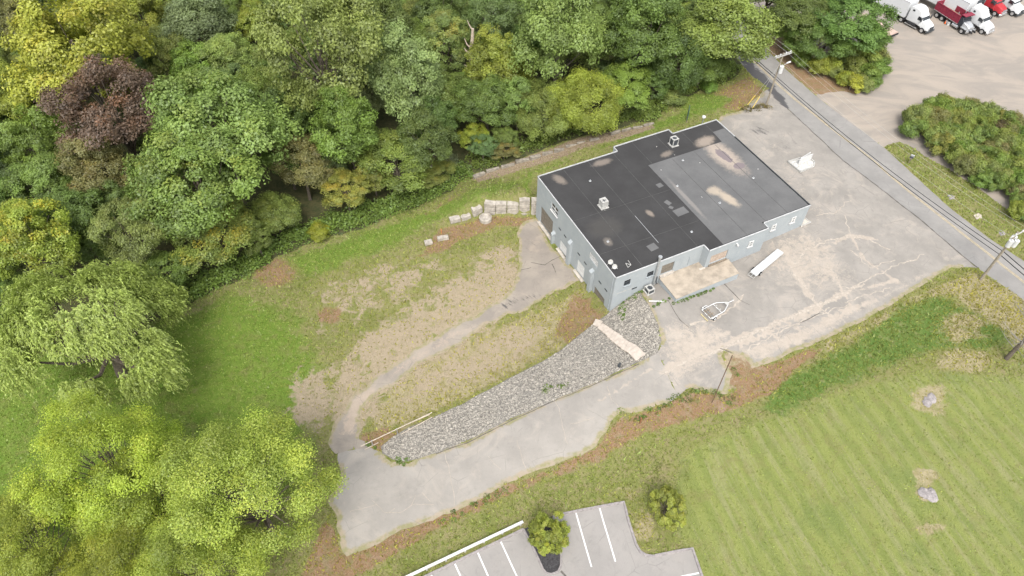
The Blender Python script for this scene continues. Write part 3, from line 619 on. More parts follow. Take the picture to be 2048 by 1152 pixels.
b = MB(); b.tube([(6.22, Y1-.2, -.6), (6.25, Y1-.2, 4.7)], .16, 12); b.cyl((6.25, Y1-.2, 4.78), .26, .2, 12); b.build('flue_pipe', M_STEEL, bd, 40)
b = MB(); b.tube([(6.62, Y1-.1, .75), (6.6, Y1-.12, -.1), (6.55, Y1-.5, -.25)], .09, 8); b.build('standpipe', M_DKGR, bd, 40)
b = MB(); b.box((18.0, Y2-.15, 2.95), (.16, .3, .14)); b.cyl((18.0, Y2-.34, 2.85), .12, .2, 10); b.build('wall_lamp', M_WHITE, bd)
for x, y in ((20.9, -5.86), (16.93, -10.17), (20.23, -15.61), (2.4, -15.38), (6.31, -4.0), (13.4, -18.6), (27.8, -13.4)):
    b = MB(); b.cyl((x, y, 3.70), .05, .26, 10); b.lathe((x, y, 3.585), [(.19, 0), (.16, .02), (.08, .04), (.05, .1)], 14); b.build('roof_vent', M_STEEL, roof, 40)
for k in range(26):
    x, y = RNG.uniform(.6, 30), RNG.uniform(-20.5, -.6)
    MB().box((x, y, 3.605), (RNG.uniform(.08, .24), RNG.uniform(.05, .12), .03), RNG.uniform(0, 3)).build('roof_debris', M_WHITE2, roof) if k < 7 else None
def bworld(x, y, z): return tuple(bl(x, y, z))
# loading dock and concrete apron against the front wall
dk = thing('loading_dock', 'raised sandy concrete loading dock with grey painted edge along front wall', 'loading dock', bworld(7.0, Y1, 0), YAW)
b = MB(); b.prism([(.02, -.0), (.0, -4.08), (10.15, -3.98), (10.4, -1.22), (6.45, -1.22), (6.45, -.0)], -.0+.24, .33); b.build('dock_slab', M_CONCD, dk, bevel=.03)
b = MB(); b.prism([(.1, -.1), (.06, -4.02), (10.1, -3.92), (10.3, -1.3), (6.5, -1.3), (6.4, -.1)], -2.2, .237); b.build('dock_wall', M_WALL, dk)
b = MB(); b.box((1.14, -.16, .52), (2.2, .3, .36)); b.build('threshold', M_CONC, dk); b = MB(); b.box((8.5, -1.3, .5), (2.9, .14, .34)); b.build('threshold', M_WOODP, dk)
b = MB(); b.box((6.1, -1.2, .36), (.9, .25, .1)); b.build('threshold', M_CONC, dk)
cp = bl(31.7, -20.9, 0); st = thing('concrete_step', 'small pale concrete slab step at the right end of the building', 'step', (cp[0], cp[1], tz1(cp[0], cp[1])), YAW)
b = MB(); b.prism([(-.38, .75), (-.7, -.75), (1.2, -.65), (1.0, .6)], -.3, .16); b.build('slab', M_CONC, st, bevel=.03); b = MB(); b.box((.25, -.62, .2), (1.9, .14, .1)); b.box((1.05, 0, .19), (.12, 1.2, .09), .12); b.build('slab_edge', M_WHITE2, st)
# air conditioners
def condenser(name, label, loc, rz, w=.95, h=.95, body=M_DKGR, group='air conditioning units'):
    t = thing(name, label, 'air conditioner', loc, rz, group)
    b = MB(); b.box((0, 0, .06), (w+.25, w+.25, .12)); b.build('base_pad', M_WHITE2, t)
    b = MB(); b.box((0, 0, .12+h/2), (w-.1, w-.1, h)); b.build('coil', body, t)
    for sx in (-1, 1):
        for sy in (-1, 1): MB().box((sx*(w/2-.05), sy*(w/2-.05), .12+h/2), (.11, .11, h)).build('corner_post', M_WHITE2, t)
    b = MB(); n = 24; o = [(w/2*max(-1, min(1, 1.5*math.cos(a))), w/2*max(-1, min(1, 1.5*math.sin(a)))) for a in [2*math.pi*k/n+.01 for k in range(n)]]
    i_ = [(w*.36*math.cos(2*math.pi*k/n), w*.36*math.sin(2*math.pi*k/n)) for k in range(n)]
    V = [(p[0], p[1], .12+h+z) for z in (0, .1) for p in o]+[(p[0], p[1], .12+h+z) for z in (.1, 0) for p in i_]
    b.add(V, [(r*n+k, r*n+(k+1) % n, (r+1)*n+(k+1) % n, (r+1)*n+k) for r in range(3) for k in range(n)]); b.build('top_cover', M_WHITE2, t)
    b = MB(); b.cyl((0, 0, .12+h+.03), .1, .08, 12)
    for k in range(4): b.box((w*.17*math.cos(k*1.57), w*.17*math.sin(k*1.57), .12+h), (w*.3, .12, .03), k*1.57)
    b.build('fan', M_DKGR, t)
    b = MB(); b.tube([(w/2, 0, .3), (w/2+.25, -.05, .25), (w/2+.45, -.05, .05)], .04, 6); b.build('refrigerant_line', M_STEEL, t)
    return t
condenser('roof_air_conditioner', 'tan rooftop condenser unit standing alone on the black roof', bworld(5.25, -9.35, 3.56), YAW, .95, 1.0, M_WHITE2)
condenser('roof_air_conditioner', 'rooftop condenser with black sides and white frame near roof notch', bworld(21.7, -2.2, 3.56), YAW, .95, 1.05, M_DKGR)
pc = g1(1298, 583); condenser('air_conditioner', 'ground level condenser on a concrete pad left of the loading dock', (pc[0], pc[1], pc[2]), YAW, 1.0, .6, M_DKGR)
# dishes at the roof corner and a fallen bracket
for (x, y, lab, s) in ((.35, -20.1, 'grey satellite dish nearer the roof corner', 1), (.3, -19.2, 'upper satellite dish of the pair on the left roof edge', 1.05)):
    t = thing('satellite_dish', lab, 'satellite dish', bworld(x, y, 3.66), YAW, 'satellite dishes on the roof corner')
    b = MB(); b.tube([(-.1, .3, 0), (-.1, .1, .35), (0, 0, .75)], .035, 8); b.build('mast', M_WHITE2, t)
    b = MB(); pr = [(.02, 0), (.15, .02), (.26, .07), (.33, .12), (.33, .135), (.22, .07), (.02, .02)]; b.lathe((0, 0, 0), pr, 18); d = b.build('dish', M_WHITE2, t, 60); d.location = (0, -.1, .85); d.rotation_euler = (1.0, 0, -.5)
    b = MB(); b.tube([(0, -.1, .7), (.1, -.55, .85)], .02, 6); b.box((.1, -.57, .87), (.08, .12, .08)); b.build('feed_arm', M_STEEL, t)
t = thing('metal_bracket', 'fallen pale metal bracket lying on the black roof near front edge', 'bracket', bworld(2.7, -20.0, 3.56), YAW+.3)
b = MB()
for a, c in (((-.5, -.3), (-.2, .35)), ((-.2, .35), (.1, -.3)), ((.1, -.3), (.4, .45)), ((-.5, -.3), (.1, -.3))): b.tube([(*a, .06), (*c, .1)], .04, 6)
b.build('strut', M_WHITE2, t)
t = thing('vent_stack', 'short white capped vent pipe behind the far roof edge', 'vent pipe', bworld(29.7, 1.2, -.6), YAW); b = MB(); b.cyl((0, 0, 2.2), .08, 4.4, 10); b.build('pipe', M_STEEL, t); b = MB(); b.lathe((0, 0, 4.3), [(.1, 0), (.3, .1), (.28, .3), (.02, .38)], 14); b.build('cap', M_WHITE, t)

# ------------------------------------------------------------------ block retaining wall in the lower yard
rw = thing('block_retaining_wall', 'stepped retaining wall of large pale concrete blocks beside the garage wall', 'retaining wall', (*WALLP[4], -4.6))
BL, BW, BH = 1.66, .9, .8
def cblock(b, c, rz, d=(BL, BW, BH)):
    b.box(c, (d[0]-.10, d[1], d[2]-.07), rz); b.box((c[0], c[1], c[2]+d[2]/2+.01), (.3, .22, .08), rz)
for i, (n, hz) in enumerate(zip((4, 4, 3, 3, 3, 2, 1, 1), (0, 0, 0, 0, 0, 0, .15, .35))):
    a, c = WALLP[i], WALLP[i+1]
    if i == 0: a = WALLP[1]+(WALLP[1]-WALLP[2])*.15; c = a+(WALLP[1]-WALLP[2])*1.0; a, c = WALLP[1], c
    m = (a+c)/2; e = c-a; rz = math.atan2(e[1], e[0]); nr = np.array([-e[1], e[0]])/np.hypot(*e); nr = nr if nr[1] > 0 else -nr; L = np.hypot(*e); z0 = -4.75
    for k in range(n):
        bb = MB(); p = m+nr*(BW*.5+.05*k+RNG.uniform(-.09, .09)); cblock(bb, (p[0]-rw.location.x, p[1]-rw.location.y, z0+4.6+hz+BH*(k+.5)), rz+RNG.uniform(-.03, .03), (L if L < 1.9 else BL, BW, BH)); bb.build('block', M_BLOCK, rw, bevel=.05)
def lump(name, label, cat, px, py, d, rz, mat, dz=0, group=None):
    p = g1(px, py); t = thing(name, label, cat, (p[0], p[1], p[2]+dz), rz, group); b = MB(); cblock(b, (0, 0, d[2]/2), 0, d); b.build('block', mat, t, bevel=.04); return t
lump('concrete_block', 'small loose concrete block lying nearest the lawn in the leaf litter', 'block', 857, 487, (1.25, .8, .5), .35, M_BLOCK, 0, 'loose concrete blocks')
lump('concrete_block', 'longer loose concrete block lying beside the orange stake', 'block', 886, 479, (1.75, .6, .65), .25, M_BLOCK, 0, 'loose concrete blocks')
p = g1(883, 467); t = thing('marker_stake', 'thin orange stake standing behind the loose concrete block', 'stake', p); MB().box((0, 0, .5), (.07, .04, 1.0)).build('stake', plain('orange', (.6, .2, .05)), t)
p = g1(971, 440); t = thing('concrete_ring', 'round pale concrete well ring in front of the block wall', 'well ring', p, 0); b = MB(); b.lathe((0, 0, 0), [(.95, -.1), (.95, .62), (.78, .66), (.76, .5), (.02, .46)], 26); b.build('ring', M_BLOCK, t, 50)
b = MB(); b.cyl((0, 0, .5), .3, .1, 14); b.build('lid', M_CONC, t)

W = ground([(945,358),(1000,336),(1060,319),(1130,297),(1200,277),(1262,259),(1308,247)]); ew = thing('stone_edging', 'low line of pale stone slabs edging the rubble bank below the wood', 'stone edging', W[3])
for a, c in zip(W[:-1], W[1:]):
    L = np.hypot(*(c-a)[:2]); k = max(1, int(L/1.75))
    for q in range(k):
        if RNG.random() < .12: continue
        m = a+(c-a)*(q+.5)/k-W[3]; MB().box((m[0]+RNG.uniform(-.12, .12), m[1]+RNG.uniform(-.15, .15), m[2]+.08), (L/k-RNG.uniform(.08, .4), RNG.uniform(.3, .6), RNG.uniform(.4, .7)), math.atan2(c[1]-a[1], c[0]-a[0])+RNG.uniform(-.09, .09)).build('slab', M_EDGE, ew, bevel=.05)
# ------------------------------------------------------------------ riprap
MR = [plain('riprap_pale', (.30, .277, .24), .9, .3, 3, obj=False), plain('riprap_grey', (.265, .246, .215), .9, .3, 3, obj=False), plain('riprap_dark', (.225, .21, .185), .9, .3, 3, obj=False)]
def stone_field(poly, spacing, rmin, rmax, name, mats, seed):
    r = np.random.default_rng(seed); x0, y0 = poly.min(0); x1, y1 = poly.max(0); n = int((x1-x0)*(y1-y0)/spacing**2)
    X = r.uniform(x0, x1, n); Y = r.uniform(y0, y1, n); m = sdist(X, Y, poly) > .1; X, Y = X[m], Y[m]; Z = tz(X, Y); n = len(X)
    ico = np.array([(0, 0, 1), (.894, 0, .447), (.276, .851, .447), (-.724, .526, .447), (-.724, -.526, .447), (.276, -.851, .447), (.724, .526, -.447), (-.276, .851, -.447), (-.894, 0, -.447), (-.276, -.851, -.447), (.724, -.526, -.447)])
    fc = np.array([(0, 1, 2), (0, 2, 3), (0, 3, 4), (0, 4, 5), (0, 5, 1), (1, 6, 2), (2, 7, 3), (3, 8, 4), (4, 9, 5), (5, 10, 1), (6, 7, 2), (7, 8, 3), (8, 9, 4), (9, 10, 5), (10, 6, 1)])
    R = r.uniform(rmin, rmax, n)*(1+.8*(r.random(n) > .93)); V = ico[None]*(1+r.uniform(-.28, .28, (n, 11, 1)))*R[:, None, None]*r.uniform(.65, 1.2, (n, 1, 3))*np.array([1, 1, .7])
    V += np.stack([X, Y, Z+R*.12], 1)[:, None]; F = (fc[None]+np.arange(n)[:, None, None]*11).reshape(-1, 3)
    me = bpy.data.meshes.new(name); me.vertices.add(n*11); me.vertices.foreach_set('co', V.ravel()); me.loops.add(F.size); me.loops.foreach_set('vertex_index', F.ravel().astype(np.int32))
    me.polygons.add(len(F)); me.polygons.foreach_set('loop_start', np.arange(0, F.size, 3, dtype=np.int32)); me.polygons.foreach_set('loop_total', np.full(len(F), 3, np.int32))
    for mt in mats: me.materials.append(mt)
    me.polygons.foreach_set('material_index', np.repeat(r.choice(len(mats), n, p=[.5, .33, .17][:len(mats)] if len(mats) == 3 else None), 15).astype(np.int32)); me.update(calc_edges=True)
    o = bpy.data.objects.new(name, me); COL.objects.link(o); o['kind'] = 'stuff'; return o
o = stone_field(OUT['riprap_bed'], .125, .055, .12, 'riprap', MR, 3); o['label'] = 'grey broken riprap stones covering the bank below the drive'; o['category'] = 'riprap'
# flat slab steps down the bank
st = thing('stone_stairs', 'crooked flight of pale stone slabs descending the riprap bank', 'steps', g1(1240, 680)); sl = np.array(st.location)
for (px, py, w, d, r) in ((1195,648,1.1,1.0,-.5), (1203.5,655.5,1.05,.62,-.75), (1208.5,659,1.1,.62,-.8), (1213.5,663,1.15,.62,-.7), (1218.5,666.5,1.2,.62,-.8), (1223.5,671,1.35,.7,-.75), (1229,675,1.4,.75,-.6), (1234.5,679.5,1.45,.75,-.7), (1240,685,1.4,.75,-.85), (1245.5,689,1.35,.75,-.8), (1251.5,693,1.45,.75,-.65), (1258,696.5,1.5,.8,-.6), (1264,700,1.5,.8,-.7), (1270,705,1.55,.9,-.85), (1276,711.5,1.6,.95,-.9)):
    p = g1(px, py)-sl; MB().box((p[0], p[1], p[2]+.16), (d, w, .2), r+RNG.uniform(-.08, .08)).build('step', M_STONE, st, bevel=.03)

# ------------------------------------------------------------------ vegetation
def mat_leaf(name, trans=.3):
    g = NG(name); N, L = g.N, g.L
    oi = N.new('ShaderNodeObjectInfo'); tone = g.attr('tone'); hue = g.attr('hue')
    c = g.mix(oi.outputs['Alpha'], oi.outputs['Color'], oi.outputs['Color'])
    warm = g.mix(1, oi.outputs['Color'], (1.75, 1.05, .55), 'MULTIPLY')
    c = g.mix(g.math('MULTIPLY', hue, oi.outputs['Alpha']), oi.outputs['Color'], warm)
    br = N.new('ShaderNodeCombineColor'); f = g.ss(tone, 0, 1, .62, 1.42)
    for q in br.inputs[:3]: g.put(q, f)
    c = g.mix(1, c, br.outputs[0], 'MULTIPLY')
    d = N.new('ShaderNodeBsdfDiffuse'); t = N.new('ShaderNodeBsdfTranslucent'); m = N.new('ShaderNodeMixShader'); m.inputs[0].default_value = .36
    g.put(d.inputs[0], c); g.put(t.inputs[0], g.mix(1, c, (1.1, 1.15, .7), 'MULTIPLY')); L.new(d.outputs[0], m.inputs[1]); L.new(t.outputs[0], m.inputs[2])
    gl = N.new('ShaderNodeBsdfGlossy'); gl.inputs['Roughness'].default_value = .5; gl.inputs['Color'].default_value = (.6, .65, .7, 1)
    m2 = N.new('ShaderNodeMixShader'); m2.inputs[0].default_value = .035; L.new(m.outputs[0], m2.inputs[1]); L.new(gl.outputs[0], m2.inputs[2])
    L.new(m2.outputs[0], N['Material Output'].inputs['Surface']); N.remove(g.P); return g.mat
M_LEAF = mat_leaf('leaves'); M_BARK = plain('bark', (.115, .095, .075), .95, .35, 4); M_DEAD = plain('dead_wood', (.36, .30, .235), .9, .25, 5)
def nrm(v): return v/(np.linalg.norm(v, axis=-1, keepdims=True)+1e-9)
def leaf_mesh(name, P, Nn, size, tone, hue, r, asp=1.6, along=None):
    n = len(P); t = r.normal(size=(n, 3)) if along is None else along+r.normal(size=(n, 3))*.25
    t = nrm(t-Nn*(t*Nn).sum(1, keepdims=True)); bt = np.cross(Nn, t); s = size[:, None]
    V = np.stack([P-t*s*.5*asp, P+bt*s*.5, P+t*s*.5*asp, P-bt*s*.5], 1)
    V[:, 1] -= Nn*s*.12; V[:, 3] -= Nn*s*.12
    me = bpy.data.meshes.new(name); me.vertices.add(4*n); me.vertices.foreach_set('co', V.ravel().astype(np.float32)); me.loops.add(4*n); me.loops.foreach_set('vertex_index', np.arange(4*n, dtype=np.int32))
    me.polygons.add(n); me.polygons.foreach_set('loop_start', np.arange(0, 4*n, 4, dtype=np.int32)); me.polygons.foreach_set('loop_total', np.full(n, 4, np.int32)); me.update(calc_edges=True)
    for k, a in (('tone', tone), ('hue', hue)): me.attributes.new(k, 'FLOAT', 'POINT').data.foreach_set('value', np.repeat(a, 4).astype(np.float32))
    me.materials.append(M_LEAF); return me
def rdirs(r, n, zmin=-1):
    z = r.uniform(zmin, 1, n); a = r.uniform(0, 2*math.pi, n); q = np.sqrt(1-z*z); return np.stack([q*np.cos(a), q*np.sin(a), z], 1)
def crown_mesh(seed, R=5., zc=8., hz=4.2, lobes=13, clumps=13, leaves=42, leaf=.36, lobr=.44, top=.15, spread=.6, flat=.7, conic=0., cr=.19, asp=1.6):
    """lobes on an uneven ellipsoid, leaf clumps on each lobe, leaf-sized faces in each clump"""
    r = np.random.default_rng(seed); D = rdirs(r, lobes*3, -.55); D[0] = nrm(np.array([.15, .1, 1.])); keep = [0]
    for i in range(1, len(D)):
        if len(keep) >= lobes: break
        if min(np.linalg.norm(D[i]-D[k]) for k in keep) > 1.9/math.sqrt(lobes): keep.append(i)
    D = D[keep]; lob = []; P, N_, T, H = [], [], [], []
    for d in D:
        s = r.uniform(.62, 1.24); c = d*np.array([R, R, hz])*spread*s
        if conic: c[:2] *= 1-conic*max(0, c[2]/hz)
        c[2] += r.uniform(-.08, .12)*hz; lr = R*lobr*r.uniform(.62, 1.3); lob.append((c, lr)); lt = r.uniform(-.22, .22)
        cd = rdirs(r, clumps*2, -.6); cd = cd[(cd@d) > -.25][:clumps]
        for e in cd:
            cc = c+e*lr*r.uniform(.75, 1.05)*np.array([1, 1, .85]); k = int(leaves*2.8*r.uniform(.6, 1.4)); o = r.normal(size=(k, 3)); o = nrm(o)*r.random((k, 1))**.45
            P.append(cc+o*R*cr*np.array([1, 1, flat])*r.uniform(.75, 1.3)); N_.append(nrm(e*.5+o*.45+np.array([0, 0, .4])+r.normal(size=(k, 3))*.36))
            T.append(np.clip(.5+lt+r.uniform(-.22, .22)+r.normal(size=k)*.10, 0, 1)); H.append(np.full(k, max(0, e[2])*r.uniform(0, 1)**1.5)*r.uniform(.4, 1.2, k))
    P = np.concatenate(P); P[:, 2] += zc; n = len(P)
    me = leaf_mesh('crown', P, np.concatenate(N_), leaf*.56*r.uniform(.6, 1.35, n), np.concatenate(T), np.clip(np.concatenate(H), 0, 1), r, asp)
    b = MB(); rt = .045*R+.03; b.tube([(0, 0, -.8), (0, 0, .3), (r.uniform(-.2, .2), r.uniform(-.2, .2), zc*.5), (0, 0, zc+hz*.2)], [rt*1.5, rt*1.1, rt*.85, rt*.4], 8)
    for c, lr in lob:
        z0 = r.uniform(.35, .8)*zc; m = np.array([c[0]*.45, c[1]*.45, z0*.55+(c[2]+zc)*.45]); b.tube([(0, 0, z0), m, (c[0]*.95, c[1]*.95, c[2]+zc)], [rt*.42, rt*.24, rt*.06], 6, cap=False)
    return me, b.mesh('trunk', M_BARK, 50)
def willow_mesh(seed, R=9., zc=8.5, hz=5.5, ends=1000, strands=11, nl=11):
    r = np.random.default_rng(seed); P, N_, T, H, A = [], [], [], [], []; b = MB()
    b.tube([(0, 0, -1), (0, 0, .5), (.3, .2, 3), (0, 0, 5)], [.75, .6, .5, .4], 10)
    wind = np.array([.3, -.12, 0])
    for lobe in range(26):
        d = rdirs(r, 1, -.5)[0] if lobe > 4 else nrm(np.array([math.cos(lobe*1.3)*.55, math.sin(lobe*1.3)*.55, .9])); lc = d*np.array([R, R, hz])*r.uniform(.6, .86); lr = R*r.uniform(.17, .33)
        b.tube([(0, 0, 4), (lc[0]*.5, lc[1]*.5, zc*.6+lc[2]*.5), (lc[0], lc[1], lc[2]+zc)], [.3, .2, .07], 6, cap=False)
        for e in range(ends//26):
            ed = rdirs(r, 1, -.15)[0]
            if ed@d < -.1: ed = -ed
            p0 = lc+ed*lr*r.uniform(.55, 1)*np.array([1, 1, .8]); tn = r.uniform(-.2, .2); ax = nrm(np.array([ed[0], ed[1], .25])+wind*.8+r.normal(size=3)*.2)
            for s in range(strands):
                q = p0+r.normal(size=3)*lr*.13; L = r.uniform(.6, 1.8); t = np.linspace(0, 1, nl)[:, None]; ax2 = nrm(ax+r.normal(size=3)*.5)
                c = q+ax2*L*.55*np.sqrt(t)*1.0+np.array([0, 0, -1.])*L*.85*t**2+wind*L*.25*t; dr = nrm(np.gradient(c, axis=0)); out = nrm(np.stack([c[:, 0], c[:, 1], np.full(nl, 4.)], 1))
                P.append(c+r.normal(size=(nl, 3))*.05); A.append(dr); N_.append(nrm(out+r.normal(size=(nl, 3))*.5)); T.append(np.clip(.52+tn+r.normal(size=nl)*.13+r.uniform(-.1, .1), 0, 1)); H.append(r.random(nl)*.4)
    P = np.concatenate(P); P[:, 2] += zc; n = len(P)
    return leaf_mesh('crown', P, np.concatenate(N_), (.112*r.uniform(.7, 1.3, n)), np.concatenate(T), np.concatenate(H), r, 2.8, np.concatenate(A)), b.mesh('trunk', M_BARK, 50)
KIND = {}
for i in range(4): KIND['broad%d' % i] = (crown_mesh(10+i, 5, 8.2, 4.7, 20, 14, 40, .28, .36, spread=.7, cr=.175), 5.)
for i in range(2): KIND['airy%d' % i] = (crown_mesh(20+i, 5, 8.6, 5.0, 28, 11, 34, .26, .27, spread=.8, cr=.165), 5.)
for i in range(3): KIND['oval%d' % i] = (crown_mesh(30+i, 4, 8.5, 5.6, 20, 13, 36, .25, .38, spread=.68, conic=.3, cr=.18), 4.)
for i in range(2): KIND['lumpy%d' % i] = (crown_mesh(40+i, 5, 8, 4.6, 16, 17, 42, .27, .40, spread=.68, cr=.165), 5.)
KIND['feather'] = (crown_mesh(50, 5, 6.0, 5.0, 24, 14, 50, .17, .30, spread=.75, flat=1.6, cr=.15, asp=3.2), 5.)
for i in range(2): KIND['near%d' % i] = (crown_mesh(60+i, 6, 9.5, 6.4, 40, 15, 46, .17, .21, spread=.86, cr=.17, flat=.9), 6.)
KIND['willow'] = (willow_mesh(70), 9.)
for i in range(3): KIND['shrub%d' % i] = (crown_mesh(80+i, 1.5, 1.15, 1.1, 11, 10, 34, .17, .42, spread=.66, cr=.30), 1.5)
KIND['pine0'] = (crown_mesh(90, 1.9, 1.9, 2.0, 26, 9, 34, .12, .27, spread=.8, flat=1.5, cr=.13, asp=3.0), 1.9)
KIND['pine1'] = (crown_mesh(91, 1.9, 1.9, 1.9, 26, 9, 34, .12, .27, spread=.8, flat=1.5, cr=.13, asp=3.0), 1.9)
ZC = {'shrub': 1.1, 'pine': 1.9, 'feather': 6, 'near': 9.5, 'willow': 8.5}
COLR = dict(dk=(0.116, 0.171, 0.039), md=(0.160, 0.220, 0.046), lt=(.20, .255, .066), yg=(.245, .29, .045), yl=(.285, .31, .045), gg=(0.179, 0.226, 0.084), pale=(.235, .275, .105), mar=(.15, .11, .07), brn=(.18, .185, .062), ol=(0.205, 0.247, 0.055), bg=(.16, .24, .044), wil=(.315, .395, .1), gold=(.245, .25, .055), teal=(0.132, 0.193, 0.064))
TREES = []
def plant(kind, x, y, R, col, name, label, cat='tree', group=None, zs=None, warm=.25, rz=None, dz=0):
    (cm, tm), R0 = KIND[kind]; s = R/R0; t = thing(name, label, cat, (x, y, tz1(x, y)+dz), RNG.uniform(0, 6.28) if rz is None else rz, group); zs = zs or 1
    k_ = RNG.uniform(.88, 1.14) if kind[:4] != 'pine' else 1; t.scale = (s*k_, s/k_, s*zs)
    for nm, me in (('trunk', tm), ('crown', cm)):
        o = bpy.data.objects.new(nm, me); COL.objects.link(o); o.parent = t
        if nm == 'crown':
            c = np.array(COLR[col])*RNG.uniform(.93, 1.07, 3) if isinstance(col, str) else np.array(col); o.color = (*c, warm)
    TREES.append((x, y, R)); return t
def tree_at(kind, px, py, wpx, col, name, label, cat='tree', group=None, zs=None, warm=.25, rz=None):
    k = kind.rstrip('0123456789'); zc0 = ZC.get(k, 8.3); R0 = KIND[kind][1]; h = 6.
    for _ in range(12):
        P = at_z(px, py, -4+h) if _ == 0 else at_z(px, py, zg+h); zg = tz1(P[0], P[1]); dep = (P-C0)@FW; R = wpx/2/FPX*dep; h = zc0*R/R0*(zs or 1)
    return plant(kind, P[0], P[1], R, col, name, label, cat, group, zs, warm, rz)
